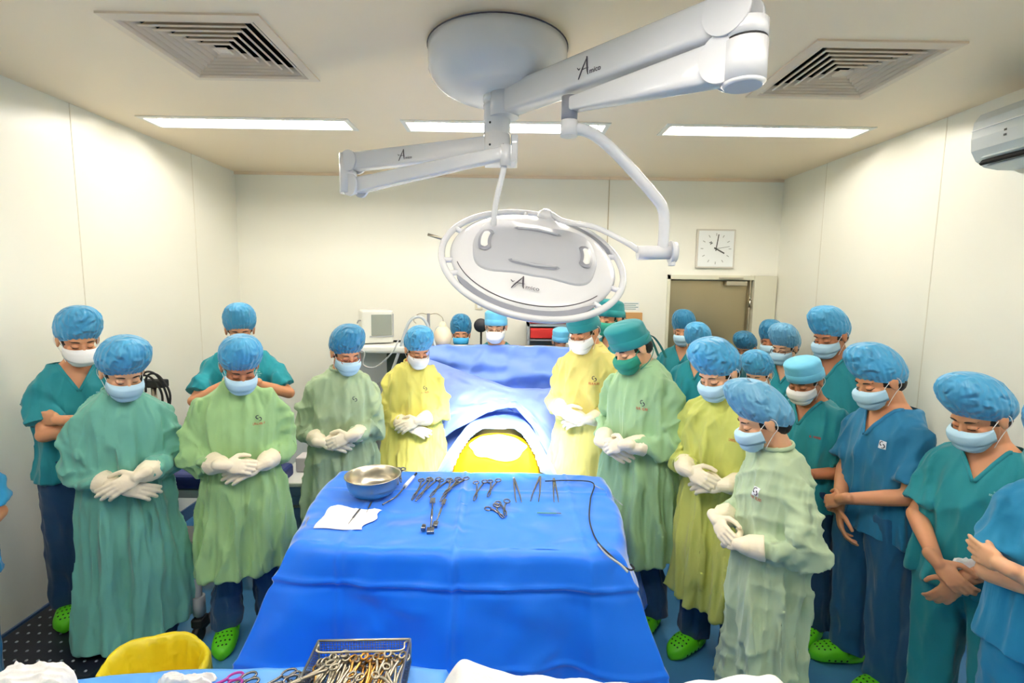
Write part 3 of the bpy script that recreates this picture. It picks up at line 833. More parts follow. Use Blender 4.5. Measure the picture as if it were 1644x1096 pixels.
PEOPLE = []
def P(*a, **k): PEOPLE.append((a, k))
def bear(x, y): return math.degrees(math.atan2(-x, y))
def place(px, pyt, Y, rel, kind, col, label, **k):
    """px, pyt: middle and top of the cap in the photograph, Y: distance into the room; rel: turn away from facing the camera"""
    p = atY(px, pyt, Y)
    x = k.pop('x', p.x)
    hrel = k.pop('hrel', rel)
    a = bear(x, Y)+rel
    return person(x, Y, p.z, a, kind, col, label, hy=(hrel-rel), **k)
place(77, 494, 2.55, 0, 'scrub', 'seateal', 'person in deep teal scrubs with folded arms, on the black step by the left wall', x=-2.22, hrel=12, z0=.12, pose='folded', mask='beak', badge='e', skin=1, wd=.98, hp=22)
place(184, 537, 2.35, 0, 'gown', 'teal', 'person in a long teal gown with crossed gloves, nearest the left wall', hrel=14, wd=.92, hem=.15, pose='cross', skin=0, puff=1.08, hp=30)
place(378, 529, 2.52, 0, 'gown', 'green', 'broad person in grass green gown, red mark on the chest, clasped gloves', hrel=8, wd=.92, hem=.40, pose='clasp', skin=2, hp=34, badge='sr')
place(380, 490, 3.45, 0, 'scrub', 'aqua', 'person in teal scrubs behind the broad person in the grass green gown', hrel=0, x=-1.86, pose='high', skin=1, hp=20, badge='e', wd=1.0)
place(546, 520, 3.0, -6, 'gown', 'sage', 'person in a sage gown and red spectacles beside the white monitor', hrel=22, wd=.95, hem=.34, pose='clasp2', skin=1, hp=26, glasses='red', badge='s', capk='deepblue')
place(663, 520, 3.45, -4, 'gown', 'yellow', 'person in a bright yellow gown with gloves crossed, left of the patient', hrel=20, wd=.98, hem=.36, pose='cross', skin=1, hp=30, glasses='thin', badge='sr', mask='white')
place(740, 511, 4.4, 0, 'scrub', 'deep', 'person in a bright blue mask peering over the blue drape screen', hp=6, pose='clasp', mask='brightblue', skin=1, far=True, capk='deepblue')
place(798, 492, 4.05, -2, 'scrub', 'seateal', 'person in dark rimmed spectacles and a pale blue cap behind the drape screen', hp=14, hrel=-8, cap='cloth', capk='sky', mask='beak', glasses='dark', skin=0, far=True)
place(903, 519, 4.2, 0, 'scrub', 'deep', 'person in a sky blue cap looking down beside the red drawer cart', hp=20, cap='cloth', capk='sky', mask='white', skin=1, far=True)
place(988, 478, 3.95, -42, 'scrub', 'seateal', 'tall person in a dark green cap and green mask facing the patient', hp=10, hrel=-45, cap='tall', capk='green', mask='green', skin=1, far=True)
place(952, 482, 3.2, -26, 'gown', 'amber', 'person in an amber gown, cap and thin spectacles at the right of the patient', hrel=-36, wd=.95, hem=.36, pose='clasp', skin=1, hp=30, glasses='thin', badge='sr', cap='cloth', capk='green', mask='white')
place(1038, 500, 2.68, -34, 'gown', 'mint', 'person in a mint gown with a dark green tied cap and green mask', hrel=-52, wd=.92, hem=.4, pose='clasp2', skin=0, hp=34, badge='sr', cap='tall', capk='green', mask='green', ties=True)
place(1101, 502, 4.3, -12, 'scrub', 'seateal', 'person in teal scrubs in front of the steel door, the taller of the pair', hp=14, far=True, skin=1, capk='deepblue')
place(1126, 520, 3.75, -16, 'scrub', 'aqua', 'shorter person in teal scrubs beside the pair mate at the steel door', hp=20, far=True, skin=0, badge='w', pose='hang')
place(1207, 530, 4.45, -30, 'scrub', 'deep', 'person whose patterned blue cap shows between heads below the door hinge', hp=30, far=True, skin=1, capk='deepblue')
place(1243, 518, 4.1, -15, 'scrub', 'deep', 'person half hidden behind the one in dark spectacles near the door frame', hp=14, far=True, skin=2, capk='deepblue')
place(1270, 523, 3.6, -22, 'scrub', 'aqua', 'person in a pale cap and dark spectacles near the right wall', hp=18, hrel=-32, far=True, skin=0, capk='palecap', glasses='dark', badge='w')
place(1370, 494, 3.15, -24, 'scrub', 'seateal', 'tall person in teal scrubs with head bowed, back row at the right wall', x=2.1, hrel=-34, hp=24, skin=2, pose='clasp', wd=.95)
place(1228, 560, 3.15, -28, 'scrub', 'aqua', 'person in a blue cap and white mask behind the lime gowned person', hrel=-24, hp=28, skin=0, mask='white', far=True)
place(1310, 559, 2.62, -26, 'scrub', 'seateal', 'person in a pale blue flat cap and white mask, arms at the waist', hrel=-30, hp=30, skin=2, cap='cloth', capk='sky', mask='white', badge='r', pose='clasp', wd=1.05)
place(1176, 537, 2.36, -22, 'gown', 'lime', 'person in a lime yellow gown with a dark mark on the glove', hrel=-38, wd=.96, hem=.32, pose='clasp', skin=0, hp=32, badge='r', capk='blue')
place(1254, 614, 1.88, -58, 'gown', 'pale', 'shorter person in a pale green gown in side view, large pale cap', hrel=-70, wd=.78, hem=.08, pose='clasp', skin=0, hp=24, badge='wsr', capk='palecap', puff=.98, back=1.05, slope=.62)
place(1440, 553, 2.24, -44, 'scrub', 'blue', 'person in blue scrubs with a white badge, hands crossed low', hrel=-50, pose='low', badge='ws', skin=1, legcol='midblue', hp=26)
place(1606, 600, 1.82, -20, 'scrub', 'seateal', 'person in green scrubs and a bulging bright blue cap with low crossed hands', hrel=-36, pose='low2', badge='e', skin=1, legcol='seateal', hp=28, puff=1.05, back=1.05, slope=.6)
place(1765, 640, 1.42, -20, 'scrub', 'bright', 'person cut off by the right edge, blue sleeves and folded bare arms', hrel=-30, pose='folded2', skin=0, legcol='bright', hp=24)
place(-62, 610, 1.8, 10, 'scrub', 'bright', 'person cut off by the left edge, only a blue sleeve and forearm showing', x=-2.2, hrel=10, pose='clasp', skin=1, legcol='blue', hp=24)

# ================================================================ surgical lamp hung from the ceiling
H = EYE
def plane_text(txt, size, M, parent, m, name='lettering'):
    cu = bpy.data.curves.new(name, 'FONT'); cu.body = txt; cu.size = size; cu.extrude = .0004; cu.align_x = 'LEFT'
    o = bpy.data.objects.new(name, cu); COL.objects.link(o)
    dg = bpy.context.evaluated_depsgraph_get(); me = bpy.data.meshes.new_from_object(o.evaluated_get(dg)); bpy.data.objects.remove(o)
    me.materials.clear(); me.materials.append(m); me.transform(M)
    o = bpy.data.objects.new(name, me); COL.objects.link(o); o.parent = parent; return o
def brand(M, s, parent):
    """the maker's mark: a tall brushed A and small letters"""
    mb = MB(); Z = .0006
    def st(pts, w_):
        P_ = smooth_path([(a*s, b*s, Z) for a, b in pts], 6)
        mb.tube([M@p for p in P_], [w_*s*(.5+.5*math.sin(math.pi*min(1, .15+i/len(P_)))) for i in range(len(P_))], 6)
    st([(-.1, .55), (.02, .42), (.12, .5)], .03); st([(0, -.12), (.16, .2), (.45, .7), (.62, 1.0)], .04)
    st([(.6, 1.0), (.62, .6), (.66, .2), (.7, 0)], .055); st([(.22, .34), (.45, .38), (.75, .36)], .022)
    mb.build('logo', INK, parent)
    plane_text('mico', .42*s, M @ Matrix.Translation((.8*s, 0, Z)), parent, INK)
def vlathe(prof, x, y, seg=48): return MB().lathe(prof, (x, y, 0), seg)
LX, LYY = -.06, 2.24
lamp = thing('surgical_light', (LX, LYY, CEIL), 'white ceiling-hung surgical lamp with long arms above the patient', 'surgical lamp')
Mi = Matrix.Translation((-LX, -LYY, -CEIL))
class LB(MB):
    def build(s, name, m, parent=None, **k):
        s.v = [tuple(Mi@Vector(v)) for v in s.v]; return MB.build(s, name, m, parent, **k)
b = LB(); b.lathe([(.001, CEIL-.2), (.12, CEIL-.2), (.19, CEIL-.192), (.245, CEIL-.165), (.28, CEIL-.13), (.292, CEIL-.105), (.294, CEIL-.05), (.294, CEIL-.006), (.286, CEIL-.003), (.286, CEIL)], (LX, LYY, 0), 64)
can = b.build('canopy', LAMPW, lamp)
LB().lathe([(.288, CEIL-.012), (.2975, CEIL-.012), (.2975, CEIL-.008), (.288, CEIL-.008)], (LX, LYY, 0), 64).build('canopy_seam', INK, can)
b = LB(); b.lathe([(.058, CEIL-.195), (.061, CEIL-.21), (.061, CEIL-.222), (.055, CEIL-.224), (.055, CEIL-.235), (.06, CEIL-.237), (.06, CEIL-.25), (.057, CEIL-.252), (.057, 2.53), (.053, 2.527), (.053, 2.522), (.057, 2.52), (.057, 2.415), (.052, 2.41), (.001, 2.41)], (LX, LYY, 0), 40)
b.box((LX+.012, LYY, 2.405), (.135, .12, .014), bev=.004); b.box((LX+.075, LYY+.02, 2.46), (.03, .1, .12), bev=.006)
sp = b.build('spindle', LAMPW, lamp)
b = LB()
for a, z in ((-70, CEIL-.23), (-100, CEIL-.23), (-60, CEIL-.245), (-120, 2.56), (-60, 2.47), (-120, 2.47), (-50, 2.44)):
    p = Vector((LX+.057*math.cos(R(a)), LYY+.057*math.sin(R(a)), z)); b.ell(p, (.005, .005, .005), None, 8, 6)
b.build('set_screw', RUBB, sp)
def arm(a, b_, h, w_, name, m=LAMPW, h2=None, w2=None, extra=.0):
    a, b_ = Vector(a), Vector(b_); d = (b_-a); L = d.length; d.normalize(); s = Vector((0, 0, 1)).cross(d).normalized(); u = d.cross(s)
    h2 = h2 or h; w2 = w2 or w_; mb = LB(); V = []; n = 24
    for i, (t, hh, ww) in enumerate(((0, h*.8, w_*.8), (.02, h, w_), (.98, h2, w2), (1, h2*.85, w2*.85))):
        c = a+d*L*t
        for k in range(n):
            an = 2*math.pi*k/n; cx = math.copysign(abs(math.cos(an))**.35, math.cos(an)); cz = math.copysign(abs(math.sin(an))**.35, math.sin(an))
            V.append(c+s*cx*ww/2+u*cz*hh/2)
    Fc = [(i*n+k, i*n+(k+1) % n, (i+1)*n+(k+1) % n, (i+1)*n+k) for i in range(3) for k in range(n)]+[tuple(reversed(range(n))), tuple(3*n+k for k in range(n))]
    mb.add(V, Fc, True); return mb, d, s, u
A0 = Vector((LX+.03, LYY-.03, 2.645)); A1 = Vector((.625, 1.50, 2.645)); B1 = Vector((.215, 1.92, 2.54))
mb, d, s_, u = arm(A0, A1, .115, .085, 'x')
for k in (-1, 1): mb.tube([A1+s_*k*.035, A1+s_*k*.052], .068, 32)
mb.tube([A0-d*.0-Vector((0, 0, .06)), A0+Vector((0, 0, .06))], .062, 24)
a1 = mb.build('extension_arm', LAMPW, lamp)
mbk = LB()
E1 = A1+Vector((.03, -.02, 0))
mbk.tube([E1+Vector((0, 0, -.03)), E1+Vector((0, 0, -.075))], .058, 28); mbk.tube([E1+Vector((0, 0, -.082)), E1+Vector((0, 0, -.19))], .06, 28)
mbk.tube([E1+Vector((0, 0, -.19)), E1+Vector((0, 0, -.2))], [.06, .05], 28)
el = mbk.build('elbow_joint', LAMPW, lamp)
LB().tube([E1+Vector((0, 0, -.074)), E1+Vector((0, 0, -.083))], .0565, 28).build('joint_ring', RUBB, el)
C1 = Vector((E1.x-.03, E1.y+.03, 2.525))
mb, d2, s2, u2 = arm(B1, C1, .05, .05, 'x', h2=.12, w2=.08)
for k in (-1, 1): mb.tube([C1+s2*k*.034, C1+s2*k*.05], .07, 32)
a2 = mb.build('spring_arm', LAMPW, lamp)
# maker's mark on the side of the long arm facing the room
side = -s_ if (-s_).y < 0 else s_
pos = A0+d*.44+side*.0432-Vector((0, 0, .032))
right = d if d.x > 0 else -d
Mt = Matrix((right, Vector((0, 0, 1)), side)).transposed().to_4x4(); Mt.translation = pos
brand(Mi@Mt, .06, a1)
# left arm pair
L0 = Vector((LX-.03, LYY+.01, 2.475)); L1 = Vector((-.78, 2.56, 2.475)); L2 = Vector((-.77, 2.56, 2.36)); L3 = Vector((-.02, 2.05, 2.40))
mb, dl_, sl_, _u = arm(L0, L1, .085, .07, 'x')
for k in (-1, 1): mb.tube([L1+sl_*k*.03, L1+sl_*k*.044], .05, 28)
la = mb.build('extension_arm', LAMPW, lamp)
mb = LB(); mb.tube([L1+Vector((-.03, .01, .04)), L1+Vector((-.03, .01, -.15))], .042, 24); mb.build('elbow_joint', LAMPW, lamp)
mb, dm, sm_, _u = arm(L2, L3, .075, .06, 'x', h2=.05, w2=.045)
for k in (-1, 1): mb.tube([L2+sm_*k*.028, L2+sm_*k*.042], .052, 28)
mb.build('spring_arm', LAMPW, lamp)
sd_ = sl_ if sl_.y < 0 else -sl_
rt = -dl_
Mt = Matrix((rt, Vector((0, 0, 1)), sd_)).transposed().to_4x4(); Mt.translation = L1-dl_*.30+sd_*.0358-Vector((0, 0, .022)); brand(Mi@Mt, .045, la)
mb = LB(); mb.tube(smooth_path([L3, (-.03, 2.06, 2.33), (-.06, 2.08, 2.2), (-.07, 2.12, 2.08)], 6), .012, 12); mb.tube([L3+Vector((0, 0, .03)), L3-Vector((0, 0, .05))], .022, 16)
mb.build('drop_tube', LAMPW, lamp)
# right drop tube, pivot and yoke
mb = LB(); mb.tube([B1+Vector((0, 0, .03)), B1-Vector((0, 0, .055))], .03, 20); br = mb.build('tube_bracket', LAMPG, lamp)
PV = Vector((.615, 2.03, 2.02))
mb = LB(); mb.tube([B1-Vector((0, 0, .055)), B1-Vector((0, 0, .11))], .032, 20)
mb.tube(smooth_path([B1-Vector((0, 0, .085)), (.27, 1.925, 2.455), (.33, 1.935, 2.43), (.42, 1.95, 2.36), (.56, 1.99, 2.235), (.605, 2.01, 2.18), (.615, 2.02, 2.10), PV], 8), .0215, 16)
mb.build('drop_tube', LAMPW, lamp)
mb = LB(); mb.tube([PV+Vector((-.10, .0, -.005)), PV+Vector((.03, 0, 0))], .028, 20); mb.tube([PV+Vector((.03, 0, 0)), PV+Vector((.055, 0, 0))], [.045, .04], 24)
mb.box(PV+Vector((.04, 0, -.04)), (.02, .04, .03), bev=.004); pv = mb.build('pivot_joint', LAMPW, lamp)
# ---- lamp head
LC = Vector((.10, 2.02, 2.0)); vd = (LC-Vector((0, 0, EYE))).normalized()
nrm = (-vd*.63+(_R2*.20+_U2*.98).normalized()*.78).normalized()
ur = (_R2-nrm*_R2.dot(nrm)).normalized()
ur = (ur - nrm.cross(ur)*.10).normalized(); uu = nrm.cross(ur)
HMx = Matrix((ur, uu, nrm)).transposed().to_4x4(); HMx.translation = LC
head = bpy.data.objects.new('lamp_head', None)
def lm(prof, seg=72): return LB().lathe([(0.0005, 0)], (0, 0, 0))
class HB(MB):
    def build(s, name, m, parent=None, **k):
        s.v = [tuple(Mi@HMx@Vector(v)) for v in s.v]; return MB.build(s, name, m, parent, **k)
h = HB(); h.lathe([(.0005, .028), (.12, .027), (.22, .022), (.29, .010), (.325, -.006), (.335, -.02), (.33, -.034), (.30, -.04), (.001, -.04)], (0, 0, 0), 96)
hd = h.build('lamp_head', LAMPW, lamp)
h = HB(); P_ = [(.368*math.cos(a), .368*math.sin(a), -.02) for a in np.linspace(0, 2*math.pi, 97)]
h.tube(P_, .0135, 12, cap=False)
for a in (72, 100, 160, 198, 212, 318, 342, 20): h.tube([(.325*math.cos(R(a)), .325*math.sin(R(a)), -.02), (.368*math.cos(R(a)), .368*math.sin(R(a)), -.02)], .011, 10)
h.build('handle_ring', LAMPW, hd)
def arcplate(r0, r1, a0, a1, z, th=.006, n=40):
    V = []; Fc = []
    for i in range(n+1):
        t = i/n; a = R(a0+(a1-a0)*t); e = min(1, min(t, 1-t)*9)**.6; rm = (r0+r1)/2; hw = (r1-r0)/2*e+.0004
        for rr, zz in ((rm-hw, z-th), (rm-hw, z), (rm+hw, z), (rm+hw, z-th)): V.append((rr*math.cos(a), rr*math.sin(a), zz))
    for i in range(n):
        for k in range(4): Fc.append((i*4+k, i*4+(k+1) % 4, (i+1)*4+(k+1) % 4, (i+1)*4+k))
    Fc += [(0, 1, 2, 3), (n*4+3, n*4+2, n*4+1, n*4)]
    return V, Fc
h = HB(); h.add(*arcplate(.328, .356, 216, 316, -.012)); h.build('grey_inset', LAMPG, hd)
h = HB(); h.add(*arcplate(.326, .355, 22, 68, -.012)); h.build('grey_inset', LAMPG, hd)
h = HB()
P_ = [(.318*math.cos(R(a)), .318*math.sin(R(a)), -.001) for a in np.linspace(205, 322, 50)]; h.tube(P_, .0018, 6); h.build('seam_line', INK, hd)
# centre plate with four lobed corners
def plate_r(a): c, s = abs(math.cos(a)), abs(math.sin(a)); return 1/((c/.255)**3.0+(s/.185)**3.0)**(1/3.0)*(1+.05*math.cos(4*a+math.pi)+.025*math.cos(8*a))
def dome(x, y): r = math.hypot(x, y); return float(np.interp(r, [0, .12, .22, .29, .325], [.028, .027, .022, .010, -.006]))
V = []; n = 96
for k, (q, dz) in enumerate(((1.0, .0), (.992, .007), (.975, .010), (.6, .011), (.25, .011), (.001, .011))):
    for i in range(n):
        a = 2*math.pi*i/n; rr = plate_r(a)*q; x, y = rr*math.cos(a), rr*math.sin(a); V.append((x, y, dome(x, y)+dz))
h = HB(); h.add(V, [(k*n+i, k*n+(i+1) % n, (k+1)*n+(i+1) % n, (k+1)*n+i) for k in range(5) for i in range(n)], True)
cp = h.build('centre_plate', LAMPP, hd)
for (a0, a1, rr, sc, m_) in ((158, 202, .205, .030, PLW), (-22, 22, .205, .030, PLW)):
    V, Fc = arcplate(rr-.024, rr+.024, a0, a1, .0, .001); V = [(x, y, dome(x, y)+.013+z) for x, y, z in V]
    h = HB(); h.add(V, Fc, True); g1 = h.build('grip_recess', LAMPG, cp)
    V, Fc = arcplate(rr-.012, rr+.014, a0+6, a1-6, .0, .001); V = [(x, y, dome(x, y)+.0155+z) for x, y, z in V]
    h = HB(); h.add(V, Fc, True); h.build('grip', m_, g1)
for (a0, a1) in ((238, 302), (62, 118)):
    V = []; Fc = []; h = HB()
    for i in range(25):
        t = i/24; x = -.10+.2*t; y = (-.128 if a0 > 200 else .128)*(1-.6*(x/.255)**2*.9); hw = .0135*min(1, min(t, 1-t)*10)**.5+.0005
        for yy in (y-hw, y+hw): V.append((x, yy, dome(x, yy)+.0125))
    for i in range(24): Fc.append((2*i, 2*i+2, 2*i+3, 2*i+1))
    h.add(V, Fc, True); g1 = h.build('grip_recess', LAMPG, cp)
    h = HB(); h.tube([(-.085, (-.118 if a0 > 200 else .118), dome(-.085, .12)+.014), (0, (-.132 if a0 > 200 else .132), dome(0, .13)+.015), (.085, (-.118 if a0 > 200 else .118), dome(.085, .12)+.014)], .006, 8); h.build('grip', LAMPP, g1)
Mb = Matrix.Translation((-.07, -.262, .024)) @ Matrix.Rotation(R(6), 4, 'X'); brand(Mi@HMx@Mb, .062, hd)
h = HB(); h.tube([(-.368, .03, -.02), (-.44, .045, -.02)], [.006, .006], 10); h.build('side_handle', STEEL, hd)
h = HB(); h.lathe([(.04, .0), (.036, .03), (.02, .045), (.001, .048)], (.03, .335, -.02), 24); kn = h.build('top_knob', LAMPW, hd)
LEDM = mat('led_lens', (255, 255, 250), .3, emis=(255, 250, 235), estr=14)
h = HB()
for rr, n_ in ((.08, 6), (.17, 12), (.26, 18)):
    for i in range(n_):
        a = 2*math.pi*i/n_; h.tube([(rr*math.cos(a), rr*math.sin(a), -.0395), (rr*math.cos(a), rr*math.sin(a), -.043)], .03, 16)
h.build('led_lens', LEDM, hd)
h = HB(); h.tube([(0, 0, -.04), (0, 0, -.13)], .018, 16); h.build('sterile_handle', PLG, hd)
kpt = HMx@Vector((.03, .335, .01))
mb = LB(); mb.tube(smooth_path([PV+Vector((-.09, 0, 0)), (.48, 2.08, 2.06), (.36, 2.16, 2.13), (.24, 2.2, 2.155), kpt+Vector((.02, 0, 0))], 8), .0115, 12)
mb.build('yoke_arm', LAMPW, lamp)
SPT = Vector((-.03, 3.02, .95))
sl = bpy.data.lights.new('surgical_beam', 'SPOT'); sl.energy = 540; sl.spot_size = R(46); sl.spot_blend = .9; sl.shadow_soft_size = .25; sl.color = (1, .97, .9)
so = bpy.data.objects.new('surgical_beam', sl); so.location = LC-nrm*.09
so.rotation_euler = (SPT-so.location).to_track_quat('-Z', 'Y').to_euler(); COL.objects.link(so)

# ================================================================ cloth helpers
def dcloth(name, col, **k): return mat(name, col, .42, bump=.6, bscale=7, bdist=.03, ridged=True, var=.05, vscale=3, sheen=.1, **k)
DRAPE = dcloth('drape_blue', (14, 120, 252))
DRAPE2 = dcloth('drape_pale_blue', (104, 164, 240))
for _n in ('drape_blue',): MATS[_n].node_tree.nodes['Principled BSDF'].inputs['Sheen Weight'].default_value = .8; MATS[_n].node_tree.nodes['Principled BSDF'].inputs['Sheen Roughness'].default_value = .35
DRAPE3 = dcloth('drape_light_blue', (84, 158, 246))
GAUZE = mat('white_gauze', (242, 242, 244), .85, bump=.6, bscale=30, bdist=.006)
def ridge_line(x, c, w_): return np.exp(-((x-c)/w_)**2)
def fn(x, y, seed=0):
    return (math.sin(3.1*x+1.7*y+seed)+math.sin(7.3*x-4.9*y+seed*2+1.3*math.sin(5*y))+.6*math.sin(13*x+9*y+seed*3+math.sin(11*x)))/2.6
def draped_box(name, corners, z, drop, flare, parent=None, m=DRAPE, r=.05, creases=None, seed=0, front_only=False, nper=640, nd=100, topn=60, corner_amp=.30):
    """corners: near-left, near-right, far-right, far-left (x, y); one cloth: flat top rolling over the edge into folds"""
    Cn = [Vector((c[0], c[1])) for c in corners]; per = []; L = [(Cn[(i+1) % 4]-Cn[i]).length for i in range(4)]; T = sum(L)
    cen = sum(Cn, Vector((0, 0)))/4
    for i in range(nper):
        s = T*i/nper; k = 0; q = s
        while q > L[k]: q -= L[k]; k += 1
        p = Cn[k].lerp(Cn[(k+1) % 4], q/L[k]); e = (Cn[(k+1) % 4]-Cn[k]).normalized(); nn = Vector((e.y, -e.x))
        dc = min(q, L[k]-q); ck = k if q < L[k]/2 else (k+1) % 4
        wc = math.exp(-(dc/.11)**2); cd = (Cn[ck]-cen).normalized()
        dr = (nn*(1-wc)+cd*wc).normalized(); p2 = p + (cen-Cn[ck]).normalized()*.035*wc
        per.append((p2, dr, wc, s, k, ck))
    V = []; mb = MB()
    for j in range(topn):          # concentric shrink towards the centre makes the top
        f = j/(topn-1)
        for (p, dr, wc, s, k, ck) in per:
            q = cen+(p-cen)*(.002+f*.998); inner = 1-f
            zz = z+.004*fn(q.x*1.5, q.y*1.5, seed)*min(1, inner*8)
            if creases: zz += creases(q.x, q.y, 0)
            V.append((q.x, q.y, zz))
    for j in range(1, nd+1):
        t = j/nd*(drop+r)
        for (p, dr, wc, s, k, ck) in per:
            a = min(t/r, math.pi/2); out = r*math.sin(a)*.9; dz = r*(1-math.cos(a)) if t < r*math.pi/2 else r+(t-r*math.pi/2)
            g = max(0, dz)/drop
            am = flare[k]*(1-wc)+wc*corner_amp*(1.0 if k >= 0 else 1)
            fl = .035*g*math.sin(s*7+seed+1.5*math.sin(s*2.3))+.018*g*math.sin(s*17+seed*2)
            fl += .012*fn(s*2, dz*3, seed+3)
            # beside a corner the cloth falls back into a hollow
            hol = -.085*g*math.exp(-((min(abs(s-sum(L[:kk])) for kk in range(5))-.2)/.09)**2)
            off = out+am*g+fl*(1-.5*wc)+hol
            cz = creases(p.x, p.y, dz) if creases else 0
            q = p+dr*(off+cz)
            V.append((q.x, q.y, z-min(dz, drop)*(1-.0*g)))
    rows = topn+nd
    Fc = [(j*nper+i, (j+1)*nper+i, (j+1)*nper+(i+1) % nper, j*nper+(i+1) % nper) for j in range(rows-1) for i in range(nper)]
    Fc.append(tuple(reversed(range(nper))))
    mb.add(V, Fc, True); return mb.build(name, m, parent)
# ---- instrument table
ITZ = .9
cor = [(-.815, 1.80), (.43, 1.755), (.50, 2.50), (-.88, 2.54)]
def cr(x, y, dz):
    v = 0
    if dz > 0: v += .011*math.exp(-((dz-.125)/.009)**2)-.006*math.exp(-((dz-.148)/.012)**2) + .008*math.exp(-((dz-.42)/.01)**2)
    v += .008*math.exp(-((x+.20+.03*(y-2.0))/.011)**2)-.005*math.exp(-((x+.175+.03*(y-2.0))/.014)**2)
    v += .006*math.exp(-((x-.3)/.010)**2)+.006*math.exp(-((x+.62)/.010)**2)
    if dz == 0: v += .003*math.exp(-((y-2.28+.02*x)/.012)**2)
    return v
it = thing('instrument_table', (-.19, 2.15, 0), 'large instrument table standing in front of the patient under a blue drape', 'table')
def TB_(mb, name, m, par, org):
    mb.v = [(v[0]-org[0], v[1]-org[1], v[2]-org[2]) for v in mb.v]; return mb.build(name, m, par)
TB_(MB().box((-.19, 2.15, ITZ-.035), (1.2, .66, .03), bev=.004), 'tabletop', STEEL, it, (-.19, 2.15, 0))
for sx_ in (-.72, .34):
    for sy_ in (1.9, 2.42): TB_(MB().cyl((sx_, sy_, .05), (sx_, sy_, ITZ-.05), .015).ell((sx_, sy_, .028), (.028, .02, .028)), 'leg', STEEL, it, (-.19, 2.15, 0))
dp = draped_box('table_drape', cor, ITZ, .74, (.10, .05, .03, .06), m=DRAPE, creases=cr, seed=2, corner_amp=.34, r=.045)
tag(dp, 'wide blue drape covering the instrument table, with fold creases', 'drape')
# ---- foreground trolley
ft = thing('front_trolley', (-.62, .95, 0), 'blue draped trolley along the bottom edge, carrying the basket', 'trolley')
TB_(MB().box((-.62, .98, .765), (1.0, .6, .03), bev=.004), 'tabletop', STEEL, ft, (-.62, .95, 0))
for sx_ in (-1.08, -.2):
    for sy_ in (.7, 1.24): TB_(MB().cyl((sx_, sy_, .05), (sx_, sy_, .75), .014).ell((sx_, sy_, .028), (.028, .02, .028)), 'leg', STEEL, ft, (-.62, .95, 0))
dp2 = draped_box('trolley_drape', [(-1.2, .62), (-.15, .62), (-.155, 1.315), (-1.2, 1.265)], .8, .5, (.04, .04, .03, .04), m=DRAPE3, seed=5, corner_amp=.1, nper=260, nd=20, topn=24, r=.03)
tag(dp2, 'lighter blue drape over the trolley along the bottom edge', 'drape')

# ---- operating table, patient and drapes
ot = thing('operating_table', (-.06, 3.3, 0), 'operating table hidden beneath the patient and blue drapes', 'operating table')
TB_(MB().box((-.06, 3.26, .60), (.46, 1.3, .08), bev=.02), 'table_pad', RUBB, ot, (-.06, 3.3, 0))
TB_(MB().box((-.06, 3.4, .35), (.3, .35, .46), bev=.02).box((-.06, 3.4, .06), (.5, .9, .12), bev=.03), 'pedestal', STEEL, ot, (-.06, 3.3, 0))
pt = thing('person', (-.06, 3.1, .66), 'patient lying under blue drapes, iodine-yellow belly bared under the lamp', 'person')
IOD = mat('iodine_skin', (246, 190, 14), .35, spec=.6, var=.15, vscale=9); BELLY = mat('belly_skin', (246, 220, 190), .5)
b = MB(); ox = Vector((.06, -3.1, -.66))
def pc(a, b2, r1, r2): cone(b, Vector(a)+ox, Vector(b2)+ox, r1, r2)
b.ell(Vector((-.06, 2.95, .76))+ox, (.31, .52, .165), None, 40, 24); b.ell(Vector((-.06, 3.45, .79))+ox, (.2, .28, .125), None, 28, 16)
for k in (-1, 1):
    pc((-.06+k*.1, 2.85, .76), (-.06+k*.11, 2.66, .74), .095, .065); pc((-.06+k*.11, 2.66, .74), (-.06+k*.11, 2.66, .34), .06, .04)
    pc((-.06+k*.2, 3.6, .77), (-.06+k*.26, 3.2, .75), .05, .04); pc((-.06+k*.26, 3.2, .75), (-.06+k*.25, 2.95, .74), .04, .028)
pc((-.06, 3.65, .77), (-.06, 3.78, .77), .06, .055); b.ell(Vector((-.06, 3.88, .79))+ox, (.078, .11, .095))
body = finalize(b, 'body', IOD, .01, 2, pt)
body.data.materials.append(BELLY)
for poly in body.data.polygons:
    c = poly.center
    if not (-.52 < c.y < .16): poly.material_index = 1
def pz(x, y):   # drape height over the patient
    xc = x+.06; w_ = np.interp(y, [2.6, 2.9, 3.3, 3.75], [.38, .36, .31, .27])
    t = abs(xc)/w_
    top = np.interp(y, [2.6, 2.75, 3.0, 3.4, 3.8], [.905, .925, .945, .94, .90])
    if t < .55: z = top-.02*(t/.55)**2
    elif t < 1: u = (t-.55)/.45; z = top-.02-(.16)*(u*u)
    else: z = top-.18-(t-1)*1.0*w_*3.2
    return z
def win(x, y):
    x += .055
    return (2.5 < y < 3.2) and abs(x+.0) < np.interp(y, [2.64, 2.8, 3.0, 3.12, 3.2], [.235, .215, .18, .15, .11]) 
nx, ny = 110, 90; V = []; idx = {}; Fc = []
for j in range(ny):
    y = 2.585+(3.86-2.585)*j/(ny-1)
    for i in range(nx):
        x = -.06-.46+.92*i/(nx-1)
        z = pz(x, y)+.008*fn(x*2.2, y*2.5, 3)+.010*(1-abs(math.sin(9*x+4*y+math.sin(5*y))))**4+.008*(1-abs(math.sin(7*x-6*y)))**4
        V.append((x, y, max(z, .32)))
for j in range(ny-1):
    for i in range(nx-1):
        c = V[j*nx+i]
        if not win(c[0]+.005, c[1]+.007): Fc.append((j*nx+i, j*nx+i+1, (j+1)*nx+i+1, (j+1)*nx+i))
o = mesh_obj('patient_drape', V, Fc, dcloth('patient_drape_blue', (128, 178, 246)))
so_ = o.modifiers.new('s', 'SOLIDIFY'); so_.thickness = .003
tag(o, 'pale blue drape over the patient with an opening at the belly', 'drape')
